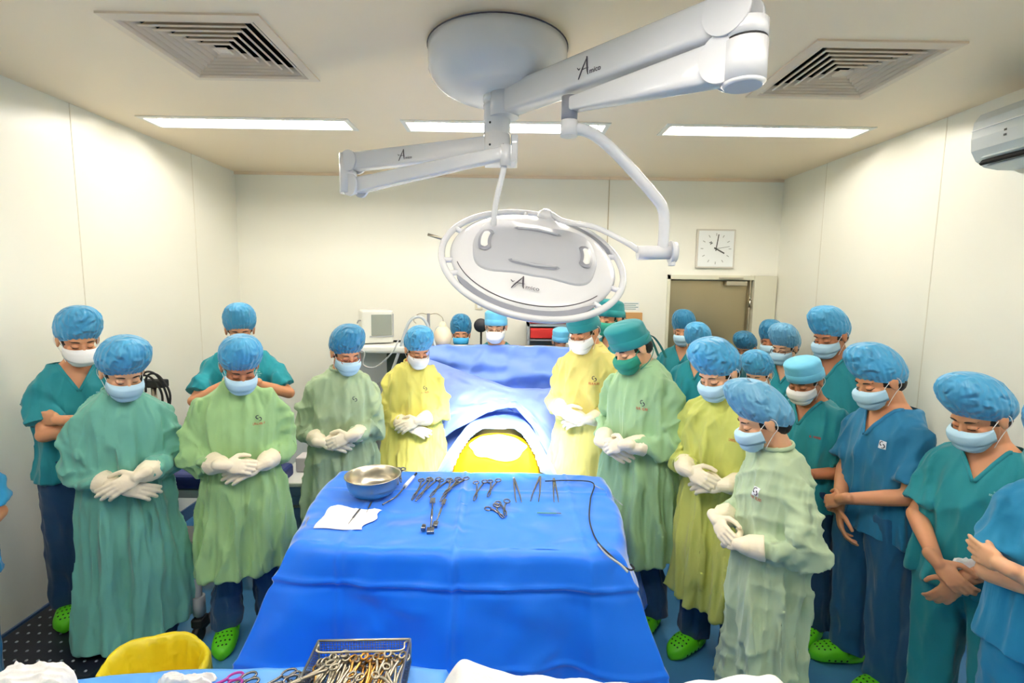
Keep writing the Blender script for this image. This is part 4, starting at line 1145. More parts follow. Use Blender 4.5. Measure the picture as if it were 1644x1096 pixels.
# ---- anaesthesia screen drape
sf = thing('drape_hoop', (-.06, 3.96, 0), 'metal bar frame holding up the blue drape at the patient head', 'frame')
TB_(MB().tube(smooth_path([(-.60, 3.96, .02), (-.60, 3.96, 1.3), (-.58, 3.96, 1.385), (0, 3.96, 1.39), (.44, 3.96, 1.385), (.46, 3.96, 1.3), (.46, 3.96, .02)], 8), .01, 12), 'hoop', STEEL, sf, (-.06, 3.96, 0))
nu, nv = 120, 90; V = []
for j in range(nv):
    v = j/(nv-1)
    for i in range(nu):
        u = i/(nu-1); x = -.66+1.18*u
        y = np.interp(v, [0, .06, .1, .3, .6, 1], [4.05, 3.985, 3.94, 3.90, 3.84, 3.76]); z = np.interp(v, [0, .06, .1, .3, .6, 1], [1.33, 1.402, 1.40, 1.2, .85, .25])
        # sweeping folds: one from the upper left to the middle, one fan on the right
        e1 = (u*.62+.30) - (v*2.6-.05); e2 = u*1.2-.62-(v-.2)*.5
        y -= .05*math.exp(-((v-.20-.10*u)/.05)**2)*(.5+.5*math.sin(math.pi*min(1, u*1.2)))
        y -= .07*math.exp(-((v-.33-.03*math.sin(u*5))/.045)**2)*min(1, v*4)
        y -= .05*(1-abs(math.sin(5*u+3.5*v+.6)))**3*min(1, max(0, v-.1)*4)+.035*(1-abs(math.sin(9*u-4*v)))**3*min(1, max(0, v-.25)*3)
        side = max(0, (u-.80)/.2)+max(0, (.16-u)/.16)
        y -= .10*side**1.5*min(1, v*2)
        z -= .02*side**2*(1-v)
        y -= .02*fn(u*3, v*4, 8)*min(1, v*5)
        V.append((x, y, z+.006*fn(u*4, 0, 2)*(1 if v < .2 else 0)))
Fc = [(j*nu+i, (j+1)*nu+i, (j+1)*nu+i+1, j*nu+i+1) for j in range(nv-1) for i in range(nu-1)]
o = mesh_obj('screen_drape', V, Fc, dcloth('screen_drape_blue', (116, 154, 240))); o.modifiers.new('s', 'SOLIDIFY').thickness = .003
tag(o, 'upright blue drape screen hung across the patient head end', 'drape')
# second sheet crossing from the left down to the patient
nu, nv = 110, 60; V = []
for j in range(nv):
    v = j/(nv-1)
    for i in range(nu):
        u = i/(nu-1); x = -.66+1.16*u
        tz = np.interp(u, [0, .3, .6, .8, 1], [1.31, 1.2, 1.10, 1.09, 1.12]); bz = np.interp(u, [0, .25, .45, .62, .72, .85, 1], [.62, .84, .97, 1.01, .88, .6, .45])
        z = tz+(bz-tz)*v
        ty = np.interp(u, [0, .3, .6, 1], [3.87, 3.80, 3.74, 3.80]); by = np.interp(u, [0, .3, .5, .68, 1], [3.5, 3.5, 3.54, 3.5, 3.4])
        y = ty+(by-ty)*v-.05*math.sin(math.pi*v)
        y -= .03*(1-abs(math.sin(8*u+2.5*v)))**3*v+.02*fn(u*3, v*3, 4)
        z += .012*math.exp(-((v-.1)/.06)**2)
        V.append((x, y, z))
Fc = [(j*nu+i, (j+1)*nu+i, (j+1)*nu+i+1, j*nu+i+1) for j in range(nv-1) for i in range(nu-1)]
o = mesh_obj('cross_drape', V, Fc, dcloth('cross_drape_lilac', (132, 158, 240))); o.modifiers.new('s', 'SOLIDIFY').thickness = .003
tag(o, 'lilac blue sheet slung across the patient chest below the screen', 'drape')

# white pad added on the belly, standing in for its overlit centre
glare_mb = MB(); V = []; Fc = []; nu = 40; nv = 16
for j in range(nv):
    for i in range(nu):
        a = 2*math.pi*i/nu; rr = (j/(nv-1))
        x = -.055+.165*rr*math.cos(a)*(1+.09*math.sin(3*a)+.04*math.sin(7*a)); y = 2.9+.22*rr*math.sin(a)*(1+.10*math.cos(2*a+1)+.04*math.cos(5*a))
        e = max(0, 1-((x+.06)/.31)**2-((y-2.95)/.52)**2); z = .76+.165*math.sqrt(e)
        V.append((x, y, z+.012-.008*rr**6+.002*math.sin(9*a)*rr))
glare_mb.add(V, [(j*nu+i, j*nu+(i+1) % nu, (j+1)*nu+(i+1) % nu, (j+1)*nu+i) for j in range(nv-1) for i in range(nu)], True)
o = glare_mb.build('glare_pad', GAUZE); o.modifiers.new('s', 'SOLIDIFY').thickness = .006
tag(o, 'white pad standing in for lamp glare on the yellow belly', 'gauze')

# ================================================================ things on the instrument table
def on(px, py, z=ITZ): return atZ(px, py, z)
bw_ = on(598, 806); bo = thing('steel_bowl', (bw_.x, bw_.y-.0, ITZ+.002), 'round stainless steel bowl on the corner of the blue instrument table', 'bowl')
m = MB(); pr = [(.001, 0), (.055, 0), (.085, .008), (.105, .03), (.116, .06), (.122, .105), (.128, .108), (.1285, .111), (.125, .112), (.119, .108), (.112, .06), (.10, .03), (.08, .012), (.001, .008)]
m.lathe([(r_0, z*.86) for r_0, z in pr], (-.02, .085, 0), 56); m.build('bowl_body', STEEL, bo)
# folded gauze sheets
def crumple(name, cs, z, th, label, cat, seed, m_=GAUZE, n=30, amp=.006, group=None):
    V = []; A, B, C_, D_ = [Vector((c[0], c[1], 0)) for c in cs]
    for j in range(n):
        for i in range(n):
            u, v = i/(n-1), j/(n-1); p = A.lerp(B, u).lerp(D_.lerp(C_, u), v)
            e = min(1, min(u, 1-u, v, 1-v)*9)
            p.x += .012*math.sin(9*v+seed)*(1 if u > .9 else .3); p.y += .012*math.sin(8*u+seed*2)*(1 if v > .9 else .3)
            V.append((p.x, p.y, z+th*e**.5+amp*e*(1-abs(math.sin(9*u+5*v+seed+math.sin(7*v))))**2+amp*e*(1-abs(math.sin(4*u-11*v+seed)))**2))
    k = len(V); V += [(v[0], v[1], z+.0005) for v in V]
    Fc = [(j*n+i, j*n+i+1, (j+1)*n+i+1, (j+1)*n+i) for j in range(n-1) for i in range(n-1)]
    Fc += [tuple(k+q for q in f[::-1]) for f in Fc]
    rim = [i for i in range(n)]+[j*n+n-1 for j in range(1, n)]+[(n-1)*n+i for i in range(n-2, -1, -1)]+[j*n for j in range(n-2, 0, -1)]
    for a, b_ in zip(rim, rim[1:]+rim[:1]): Fc.append((b_, a, k+a, k+b_))
    o = mesh_obj(name, V, Fc, m_); tag(o, label, cat, group); return o
def corners4(*pp, z): return [(atZ(x, y, z).x, atZ(x, y, z).y) for x, y in pp]
crumple('gauze_sheet', corners4((503, 849), (580, 852), (615, 822), (530, 815), z=ITZ), ITZ+.004, .012, 'folded white gauze sheet holding two slim tools beside the steel bowl', 'gauze', 3)

def ring(mb, c, rx, ry, d, s, r=.0034, z=0):
    P_ = []
    for a in np.linspace(0, 2*math.pi, 19): P_.append(c+d*rx*math.cos(a)+s*ry*math.sin(a))
    mb.tube(P_, r, 6, cap=False)
def forceps(p0, p1, label, openang=4, group='ring-handled clamps on the instrument table', z=None, nm='artery_forceps', curve=0, mt=None, cat='clamp', rs=1.0):
    """p0: rings, p1: tip, in photograph pixels on the table; one arm is a part each"""
    a, b_ = (on(*p0), on(*p1)) if not isinstance(p0, Vector) else (p0, p1)
    d = b_-a; L = d.length; yaw = math.atan2(d.y, d.x)
    t = thing(nm, (a.x, a.y, (z or a.z)+.004), label, cat, group, rz=yaw)
    for s in (-1, 1):
        m = MB(); o_ = math.tan(R(openang))*L*.55
        c = Vector((.016, s*(o_+.013), .004*s+.004)); ring(m, c, .019*rs, .0135*rs, Vector((1, 0, 0)), Vector((0, 1, 0)))
        P_ = smooth_path([(.033, s*(o_+.008), .004), (L*.35, s*(o_*.55+.003), .004), (L*.62, s*.0012, .004+.0012*s), (L*.63, -s*.001, .004+.0012*s), (L*.82, -s*(.0025+openang*.0004*L*10)+curve*.006, .004), (L, -s*.0006*openang+curve*.02, .003)], 5)
        n = len(P_); m.tube(P_, [.004]*(n//2)+list(np.linspace(.0048, .002, n-n//2)), 8)
        m.build('forceps_arm', mt or STEELD, t)
    MB().tube([(L*.625, 0, .0), (L*.625, 0, .0085)], .0038, 10).build('hinge_screw', STEELD, t)
    return t
G1 = 'ring-handled clamps on the instrument table'
names5 = ['first', 'second', 'third', 'fourth', 'fifth']
for i in range(5):
    forceps((613+7*i, 757+1.5*i), (624+5*i, 793-2*i), 'ring-handled clamp in the fanned bunch right behind the steel bowl', 2.5, 'bunch of clamps behind the bowl', z=ITZ+.003+.006*i)
forceps((684, 770), (661, 805), 'long clamp of the slanting trio, the one nearest the suction tube', 3, G1)
forceps((699, 771), (667, 808), 'long clamp of the slanting trio, in the middle', 3, G1, z=ITZ+.004)
forceps((716, 771), (690, 800), 'clamp of the slanting trio, farthest from the bowl', 4, G1)
forceps((732, 773), (707, 809), 'clamp lying with its tip at the flat retractor handle', 4, G1, z=ITZ+.004)
forceps((744, 771), (712, 798), 'clamp with its rings hooked over the neighbouring clamp', 5, G1, z=ITZ+.008)
forceps((772, 774), (761, 806), 'clamp beside the tweezers, tip pointing to the table front', 4, G1)
forceps((794, 772), (783, 800), 'clamp just left of the first tweezers', 4, G1)
forceps((788, 814), (809, 834), 'towel clamp lying by itself across the middle of the table', 6, G1)
forceps((806, 808), (812, 832), 'short clamp crossed over the lone towel clamp', 5, G1, z=ITZ+.006)
def tweezers(p0, p1, spread, label):
    a, b_ = on(*p0), on(*p1); d = b_-a; L = d.length
    t = thing('tweezers', (a.x, a.y, ITZ+.004), label, 'tweezers', 'tweezers on the instrument table', rz=math.atan2(d.y, d.x))
    for s in (-1, 1):
        m = MB(); P_ = smooth_path([(0, 0, .004), (L*.3, s*spread*.45, .004), (L*.7, s*spread*.9, .004), (L, s*spread, .002)], 6)
        m.tube(P_, list(np.linspace(.0065, .0022, len(P_))), 8, flat=.5); m.build('tweezer_arm', STEELD, t)
tweezers((825, 769), (833, 808), .012, 'pair of tweezers nearest the clamps')
tweezers((867, 767), (858, 807), .018, 'middle pair of tweezers, spread widest')
tweezers((889, 770), (893, 808), .010, 'pair of tweezers nearest the cable, beyond the middle pair')
# suction tube
a = on(664, 769); b_ = on(650, 785); c = on(636, 800); e = on(614, 812)
t = thing('suction_tube', (b_.x, b_.y, ITZ), 'curved suction tube with a white handle beside the bowl', 'suction tube')
L_ = lambda p, z: (p.x-b_.x, p.y-b_.y, z)
MB().tube([L_(a, .014), L_(b_, .014)], [.008, .010], 14).build('white_handle', PLW, t)
MB().tube(smooth_path([L_(b_, .012), L_(c, .010), L_(e, .006)], 8), .0035, 8).build('curved_tip', STEELD, t)
MB().tube([L_(a, .014), L_(a+(a-b_)*.35, .014)], [.004, .006], 8).build('hose_tail', RUBB, t)
# retractors
def retractor(p0, p1, label, w_=.024):
    a, b_ = on(*p0), on(*p1); d = b_-a; L = d.length
    t = thing('retractor', (a.x, a.y, ITZ+.004), label, 'retractor', 'flat retractors on the instrument table', rz=math.atan2(d.y, d.x))
    MB().box((.02, 0, .008), (.055, w_, .003), bev=.001).box((L-.018, 0, .008), (.04, w_*1.2, .003), bev=.001).box((L-.001, 0, .004), (.003, w_*1.2, .014), bev=.001).build('blade', STEELD, t)
    MB().tube([(.04, 0, .008), (L*.5, .003, .01), (L-.035, 0, .008)], .0035, 8).box((L*.5, 0, .01), (L*.3, .008, .003), bev=.001).build('grip_bar', STEELD, t)
retractor((695, 804), (691, 858), 'flat ended retractor lying lengthways at the table centre')
retractor((714, 806), (698, 848), 'slim retractor beside the flat ended one', .017)
t = on(680, 852); o = MB().box((0, 0, .01), (.018, .028, .016), bev=.003).box((0, .012, .016), (.014, .008, .008), bev=.002).build('clip_block', STEELD); o.location = (t.x, t.y, ITZ+.003); tag(o, 'small square metal clip by the retractor ends', 'clip')
for (p0, p1, z_, lb) in (((597, 806), (588, 824), ITZ+.016, 'slim knife handle poking from the gauze toward the bowl'), ((578, 818), (559, 842), ITZ+.026, 'slim dark probe lying across the gauze sheet')):
    a, b_ = atZ(*p0, z_), atZ(*p1, z_); d = b_-a; L = d.length
    t = thing('slim_tool', (a.x, a.y, z_), lb, 'surgical tool', rz=math.atan2(d.y, d.x))
    MB().box((L*.3, 0, .004), (L*.6, .008, .003), bev=.001).build('handle', STEELD, t); MB().tube([(L*.6, 0, .004), (L, 0, .003)], [.002, .0008], 8).build('shaft', STEELD, t)
a, b_ = on(862, 826), on(901, 827); d = b_-a; L = d.length
t = thing('scalpel', (a.x, a.y, ITZ+.003), 'thin green handled scalpel lying crossways before the tweezers', 'scalpel', rz=math.atan2(d.y, d.x))
MB().box((L*.4, 0, .006), (L*.8, .009, .004), bev=.0015).build('handle', mat('scalpel_green', (60, 130, 130), .4), t); MB().box((L*.9, 0, .006), (L*.2, .007, .001)).build('blade', STEELD, t)
# cables
def cable(pts, r, label, m_, nm='cable', cat='cable'):
    o = MB().tube(smooth_path(pts, 10), r, 8).build(nm, m_); tag(o, label, cat); return o
W3 = lambda px, py, z=.912: tuple(atZ(px, py, z))
fy = 1.70
cable([W3(875, 772), W3(915, 771), W3(952, 775), W3(948, 800), W3(946, 830), W3(951, 852), (atZ(960, 870, .905)), atY(975, 886, fy), atY(992, 902, fy-.05), atY(1010, 914, fy-.09), atY(1018, 912, fy-.09), atY(1012, 905, fy-.08)], .0032, 'dark thin cable running over the drape edge of the instrument table', RUBB)
cable([W3(953, 778), W3(965, 784), atZ(978, 790, .87), atZ(990, 803, .85), atZ(1000, 811, .84)], .0022, 'pale thin cable crossing the far corner of the instrument table', PLG)
t_ = [atZ(960, 874, .905), atY(978, 893, fy-.02), atY(996, 906, fy-.07), atY(1008, 918, fy-.1)]
cable(t_, .0042, 'short grey lead hanging beside the dark cable', PLG)

# ================================================================ foreground trolley: basket, scissors, cloths
bz = .806
A = atZ(512, 1072, bz+.075); B = atZ(664, 1026, bz+.075); 
bx0, bx1 = atZ(513, 1040, bz+.075).x, atZ(665, 1030, bz+.075).x; by1 = atZ(590, 1027, bz+.075).y
bw2, bl = (bx1-bx0)*1.0, .42; bcx = (bx0+bx1)/2-.006
bk = thing('wire_basket', (bcx, by1-bl/2, bz), 'perforated steel basket heaped with instruments on the front trolley', 'basket', rz=R(2))
m = MB(); hw, hl = bw2/2, bl/2; hh = .075
for s in (-1, 1):
    m.tube([(-hw, s*hl, hh), (hw, s*hl, hh)], .0035, 8); m.tube([(s*hw, -hl, hh), (s*hw, hl, hh)], .0035, 8)
    m.tube([(-hw, s*hl, .004), (hw, s*hl, .004)], .003, 8); m.tube([(s*hw, -hl, .004), (s*hw, hl, .004)], .003, 8)
    for q in (-1, 1): m.tube([(s*hw, q*hl, .004), (s*hw, q*hl, hh)], .0035, 8)
m.build('rim', STEEL, bk)
def grille(p, u, v, nu_, nv_, r=.0009):
    g = MB(); p, u, v = Vector(p), Vector(u), Vector(v)
    for i in range(nu_+1): g.tube([p+u*i/nu_, p+u*i/nu_+v], r, 4)
    for j in range(nv_+1): g.tube([p+v*j/nv_, p+v*j/nv_+u], r, 4)
    return g
for (p, u, v, a_, b2) in (((-hw, hl, .004), (2*hw, 0, 0), (0, 0, hh-.004), 34, 9), ((-hw, -hl, .004), (2*hw, 0, 0), (0, 0, hh-.004), 34, 9), ((-hw, -hl, .004), (0, 2*hl, 0), (0, 0, hh-.004), 48, 9), ((hw, -hl, .004), (0, 2*hl, 0), (0, 0, hh-.004), 48, 9), ((-hw, -hl, .004), (2*hw, 0, 0), (0, 2*hl, 0), 30, 44)):
    grille(p, u, v, a_, b2).build('mesh_panel', mat('basket_steel', (120, 122, 128), .35, metal=.9), bk)
m = MB(); m.tube(smooth_path([(-hw+.002, hl-.006, hh), (-hw+.01, hl-.03, hh+.01), (-hw+.02, hl-.05, hh+.004), (0, hl-.052, hh+.006), (hw-.02, hl-.048, hh+.004), (hw-.01, hl-.03, hh+.012), (hw-.002, hl-.006, hh)], 8), .0028, 8); m.build('handle', STEEL, bk)
STEELB = mat('basket_clamp_steel', (168, 160, 146), .3, metal=1)
GOLD = mat('gilt_steel', (200, 150, 80), .3, metal=1)
r_ = random.Random(5)
for i in range(26):
    L = r_.uniform(.16, .20); x = bcx-hw+.022+(2*hw-.044)*((i*7) % 26)/25; y = by1-.035-r_.uniform(0, .012); z_ = bz+.034+.002*(i % 13)+.008*(i // 13)
    an = r_.uniform(-.12, .12)
    a = Vector((x, y, z_)); e = a+Vector((L*math.sin(an), -L*math.cos(an), 0))
    forceps(a, e, 'clamp packed upright among the others in the steel basket', 1.3, 'clamps packed in the steel basket', z=z_, mt=GOLD if i % 7 in (0, 3) else STEELB, rs=.62)
for i, (x0, an) in enumerate(((-.05, .9), (.06, -.7), (.02, .55))):
    a = Vector((bcx+x0, by1-.09-.02*i, bz+.072+.003*i)); e = a+Vector((-.15*math.sin(an), -.15*math.cos(an), .0))
    forceps(a, e, ['long clamp thrown slantwise on top of the basket heap', 'clamp leaning the other way on the basket heap', 'clamp lying across the middle of the basket heap'][i], 1.5, 'clamps packed in the steel basket', z=a.z, rs=.62, mt=STEELB)
# scissors and loose rings on the trolley
def onf(px, py): return atZ(px, py, .805)
for (p0, p1, lb, mt_) in (((476, 1086), (440, 1100), 'ring-handled clamp beside the basket, first of the loose row', STEELD), ((488, 1084), (470, 1104), 'ring-handled clamp beside the basket, second of the loose row', STEELD),
                      ((500, 1082), (490, 1104), 'ring-handled clamp tight against the basket wall', STEELD), ((412, 1091), (380, 1104), 'open scissors between the white wad and the loose clamps', STEELD), ((388, 1093), (350, 1104), 'magenta handled scissors next to the white wad', mat('magenta', (160, 40, 150), .4))):
    a, e = onf(*p0), onf(*p1); e = a+(e-a).normalized()*.15; a.z = .806
    forceps(a, e, lb, 4, None, z=.806, mt=mt_, nm='scissors' if 'scissors' in lb else 'artery_forceps', cat='scissors' if 'scissors' in lb else 'clamp')
crumple('white_cloth', corners4((-60, 1110), (110, 1108), (122, 1072), (22, 1064), z=.84), .80, .05, 'white folded cloth on the trolley at the lower left corner', 'cloth', 1, amp=.01)
crumple('gauze_wad', corners4((262, 1104), (335, 1104), (338, 1088), (252, 1090), z=.81), .803, .022, 'small white gauze wad on the trolley edge below the yellow bag', 'gauze', 6)
# second trolley further right, with a white padded bundle
st = thing('side_trolley', (.28, .98, 0), 'steel trolley under the white bundle at the bottom edge', 'trolley')
TB_(MB().box((.28, .98, .74), (.72, .42, .03), bev=.004), 'tabletop', STEEL, st, (.28, .98, 0))
for sx_ in (-.02, .58):
    for sy_ in (.82, 1.14): TB_(MB().cyl((sx_, sy_, .05), (sx_, sy_, .73), .012).ell((sx_, sy_, .028), (.028, .02, .028)), 'leg', STEEL, st, (.28, .98, 0))
def bundle(name, pts, z0, label, seed):
    """soft bundle whose far edge follows the given photo pixels"""
    V = []; n = len(pts)*6; P_ = smooth_path([(p[0], p[1], 0) for p in pts], 6); K = []
    for p in P_:
        q = atY(p.x, p.y, 1.13); K.append(q)
    m_ = 16
    for q in K:
        for j in range(m_):
            a = math.pi*j/(m_-1); h_ = max(q.z-z0, .012)
            V.append((q.x*(1-.12*(1-math.sin(a))*0), 1.13-(.2 if a < math.pi/2 else .015)*math.cos(a), z0+h_*math.sin(a)**.6+.004*math.sin(q.x*60+a*4+seed)))
    k = len(K); Fc = [(i*m_+j, (i+1)*m_+j, (i+1)*m_+j+1, i*m_+j+1) for i in range(k-1) for j in range(m_-1)]
    Fc += [tuple(range(m_)), tuple(reversed([(k-1)*m_+j for j in range(m_)]))]
    o = mesh_obj(name, V, Fc, GAUZE); tag(o, label, 'cloth'); return o
bundle('white_cloth', [(712, 1098), (722, 1082), (742, 1060), (765, 1062), (800, 1078), (860, 1085), (930, 1090), (1010, 1098)], .757, 'white padded cloth with a raised corner, beside the blue trolley drape', 2)
bundle('white_cloth', [(1088, 1100), (1110, 1095), (1150, 1090), (1190, 1085), (1215, 1083), (1240, 1084), (1258, 1098)], .757, 'white crumpled cloth in front of the pale green gown hem', 4)
# waste bin
bn = thing('waste_bin', (-1.33, 1.76, 0), 'waste bin lined with a yellow bag behind the front trolley', 'bin')
YB = mat('yellow_bag', (236, 214, 40), .35, bump=.6, bscale=24, bdist=.01, ridged=True)
MB().lathe([(.001, .01), (.12, .01), (.125, .02), (.138, .2), (.152, .355), (.154, .36)], (0, 0, 0), 40).build('bucket', NAVY, bn)
m = MB(); V = []; n = 80
for k, (rr, z) in enumerate(((.03, .05), (.10, .06), (.125, .2), (.148, .40), (.158, .432), (.17, .436), (.178, .42), (.180, .36), (.172, .28))):
    for i in range(n):
        a = 2*math.pi*i/n; w_ = .006*math.sin(11*a+k)+.004*math.sin(23*a+k*2); V.append(((rr+w_*(.3 if k > 3 else 1))*math.cos(a), (rr+w_*(.3 if k > 3 else 1))*math.sin(a), z+.006*math.sin(5*a)+(.03 if k > 2 else 0)*math.cos(a-.3)*-1))
m.add(V, [(k*n+i, k*n+(i+1) % n, (k+1)*n+(i+1) % n, (k+1)*n+i) for k in range(8) for i in range(n)], True); m.build('bag', YB, bn)

# ================================================================ wall things
c0 = atY(1118, 372, BY); c1 = atY(1176, 427, BY); cx, cz_ = (c0.x+c1.x)/2, (c0.z+c1.z)/2; cs = (c1.x-c0.x)/2
ck = thing('wall_clock', (cx, BY, cz_), 'square white wall clock on the back wall above the steel door', 'clock')
MB().box((0, -.015, 0), (2*cs, .03, 2*cs), bev=.006).build('clock_case', mat('clock_frame', (214, 210, 200), .35), ck)
MB().box((0, -.0315, 0), (2*cs-.03, .003, 2*cs-.03)).build('dial', mat('dial_white', (236, 240, 240), .4), ck)
CI = mat('clock_ink', (60, 62, 60), .6); CIL = mat('clock_pale_ink', (168, 172, 170), .6)
def bar(a, r0, r1, w_, y): 
    s, c = math.sin(R(a)), math.cos(R(a)); return [(s*r0-c*w_, y, c*r0+s*w_), (s*r0+c*w_, y, c*r0-s*w_), (s*r1+c*w_, y, c*r1-s*w_), (s*r1-c*w_, y, c*r1+s*w_)]
m = MB()
for i in range(12): m.add(bar(i*30, cs*.66, cs*.80, .0035, -.0335), [(0, 1, 2, 3)])
m.build('hour_marks', CIL, ck)
m = MB(); m.add(bar(118, -.02, cs*.5, .006, -.036), [(0, 1, 2, 3)]); m.build('hour_hand', CI, ck)
m = MB(); m.add(bar(8, -.02, cs*.74, .0045, -.038), [(0, 1, 2, 3)]); m.build('minute_hand', CI, ck)
m = MB(); m.add(bar(80, -.02, cs*.7, .0015, -.040), [(0, 1, 2, 3)]); m.ell((0, -.037, 0), (.008, .004, .008), None, 12, 8); m.build('second_hand', CI, ck)
m = MB(); m.tube([(-cs*.36, -.0345, cs*.30), (-cs*.26, -.0345, cs*.36), (-cs*.3, -.0345, cs*.22), (-cs*.2, -.0345, cs*.3)], .004, 6); m.build('logo', CI, ck)
# air conditioner on the right wall
ac = thing('air_conditioner', (WX, 2.16, 2.63), 'white wall air conditioner high on the right wall', 'air conditioner')
prof = [(0, .12), (-.13, .12), (-.17, .105), (-.195, .07), (-.20, .0), (-.195, -.05), (-.17, -.09), (-.13, -.115), (-.07, -.125), (0, -.125)]
m = MB(); V = []
for y in (-.42, -.415, .415, .42):
    q = .97 if abs(y) == .42 else 1
    V += [(x*q, y, z*q) for x, z in prof]
n = len(prof); m.add(V, [(i*n+k, (i+1)*n+k, (i+1)*n+(k+1) % n, i*n+(k+1) % n) for i in range(3) for k in range(n)]+[tuple(range(n)), tuple(reversed([3*n+k for k in range(n)]))], False)
m.build('housing', mat('ac_white', (206, 214, 216), .35), ac)
MB().box((-.2005, 0, .035), (.003, .84, .003)).build('panel_seam', mat('seam_white', (245, 248, 248), .3), ac)
MB().box((-.165, 0, -.095), (.012, .76, .04), Euler((0, R(40), 0))).build('air_outlet', DARK, ac)
MB().box((-.178, 0, -.082), (.006, .74, .012), Euler((0, R(40), 0))).box((-.15, 0, -.115), (.006, .74, .016), Euler((0, R(55), 0))).build('louvre', mat('ac_white', (206, 214, 216)), ac)
MB().box((-.2005, .24, -.0), (.002, .012, .008)).box((-.2005, .24, -.02), (.002, .012, .008)).build('indicator', CI, ac)
ac.scale = (1.15, 1.0, 1.15)
# paper notices and socket
n0, n1 = atY(1000, 484, BY), atY(1026, 499, BY); nt_ = thing('paper_notice', ((n0.x+n1.x)/2, BY, (n0.z+n1.z)/2), 'small printed notice on the back wall beside the door', 'notice')
wd_, ht_ = n1.x-n0.x, n0.z-n1.z
MB().box((0, -.002, 0), (wd_, .004, ht_)).build('sheet', PLW, nt_)
m = MB(); [m.box((-.01 if k % 2 else 0, -.0045, ht_*(.3-.2*k)), (wd_*(.7 if k % 2 else .85), .001, .006)) for k in range(4)]; m.build('printed_lines', mat('teal_ink', (90, 140, 150), .6), nt_)
n0, n1 = atY(1004, 501, BY), atY(1030, 511, BY)
o = MB().box(((n0.x+n1.x)/2, BY-.015, (n0.z+n1.z)/2-.03), (n1.x-n0.x, .03, n0.z-n1.z+.06), bev=.004).build('wooden_box', mat('wood_tan', (196, 150, 96), .5, var=.1)); tag(o, 'tan wooden box fixed to the wall below the notice', 'box')
n0 = atY(769, 490, BY); sk = thing('wall_socket', (n0.x, BY, n0.z), 'small white switch plate on the back wall under the lamp rim', 'switch')
MB().box((0, -.005, 0), (.07, .01, .08), bev=.002).build('plate', mat('cream_plate', (226, 220, 196), .4), sk); MB().box((0, -.012, 0), (.03, .006, .05), bev=.002).build('rocker', PLW, sk)

# ================================================================ machines behind the people
p = atY(597, 575, 4.0)
mo_y = 4.05; mx = atY(600, 550, mo_y).x
an_ = thing('anaesthesia_machine', (mx+.06, mo_y+.12, 0), 'pale anaesthesia machine carrying the monitor by the back wall', 'medical machine', rz=R(0))
tz = atY(600, 552, mo_y).z
MB().box((0, 0, .35), (.5, .42, .6), bev=.02).box((0, .1, (tz+.7)/2), (.5, .2, tz-.7), bev=.02).build('cabinet', mat('machine_grey', (188, 192, 198), .4), an_)
MB().box((0, -.02, tz-.03), (.54, .44, .06), bev=.02).build('top_shelf', PLW, an_)
MB().box((.12, -.01, tz-.2), (.2, .03, .22), bev=.004).build('screen', mat('machine_screen', (58, 66, 70), .15), an_)
MB().box((0, -.2, .78), (.46, .2, .03), bev=.008).build('worktop', PLW, an_)
for k in range(4): MB().cyl((-.14+.09*k, -.0, tz-.36), (-.14+.09*k, -.05, tz-.36), .022, 16).build('dial_knob', PLG, an_)
for sx_ in (-.2, .2):
    for sy_ in (-.15, .15): MB().ell((sx_, sy_, .035), (.035, .02, .035)).build('caster', RUBB, an_)
mt_ = thing('patient_monitor', (mx, mo_y+.08, tz), 'cream patient monitor standing on the anaesthesia machine', 'monitor', rz=R(22))
mh = atY(600, 498, mo_y).z-tz
MB().box((0, .02, mh/2+.005), (.25, .26, mh-.01), bev=.015).build('monitor_case', mat('monitor_cream', (226, 226, 218), .4), mt_)
MB().box((.03, -.112, mh/2+.02), (.16, .006, mh*.62), bev=.002).build('screen', mat('monitor_glass', (146, 152, 144), .15), mt_)
MB().box((.03, -.114, mh/2+.02-mh*.34), (.19, .006, .01)).box((.122, -.114, mh/2+.02), (.008, .006, mh*.66)).build('screen_bezel', PLG, mt_)
for k in range(3): MB().tube([(-.127, -.05, mh*(.3+.2*k)), (-.145, -.06, mh*(.3+.2*k)), (-.15, -.03, mh*(.22+.2*k))], .006, 8).build('side_plug', PLG, mt_)
# corrugated hoses and breathing bag
HS = mat('hose_grey', (188, 196, 202), .5, bump=.8, bscale=60, bdist=.004)
cable([atY(628, 600, 3.95), atY(642, 560, 3.95), atY(655, 520, 3.95), atY(668, 509, 3.95), atY(680, 512, 3.95), atY(690, 530, 3.95), atY(700, 560, 3.95)], .012, 'pale corrugated breathing hose arching behind the yellow gowned person', HS, 'breathing_hose', 'hose')
cable([atY(572, 560, 3.85), atY(585, 566, 3.85), atY(583, 585, 3.85), atY(600, 590, 3.85), atY(618, 578, 3.85), atY(632, 562, 3.85), atY(640, 545, 3.9)], .006, 'thin grey monitor lead looping in front of the machine', PLG)
iv = atY(688, 520, 4.45); ip = thing('drip_stand', (iv.x, iv.y, 0), 'grey drip stand with hooks behind the yellow gowned person', 'drip stand')
zt_ = atY(688, 503, 4.45).z
MB().tube([(0, 0, .06), (0, 0, zt_)], .014, 14).build('pole', mat('pole_grey', (150, 154, 166), .3, metal=.4), ip)
m = MB()
for s in (-1, 1): m.tube(smooth_path([(0, 0, zt_-.01), (s*.07, 0, zt_+.0), (s*.12, 0, zt_-.03), (s*.13, 0, zt_-.07), (s*.11, 0, zt_-.09)], 6), .004, 8)
m.build('hook', STEEL, ip)
m = MB(); [m.tube([(0, 0, .08), (.18*math.cos(a), .18*math.sin(a), .04)], .012, 8) for a in np.linspace(0, 2*math.pi, 6)[:-1]]; m.build('base', STEEL, ip)
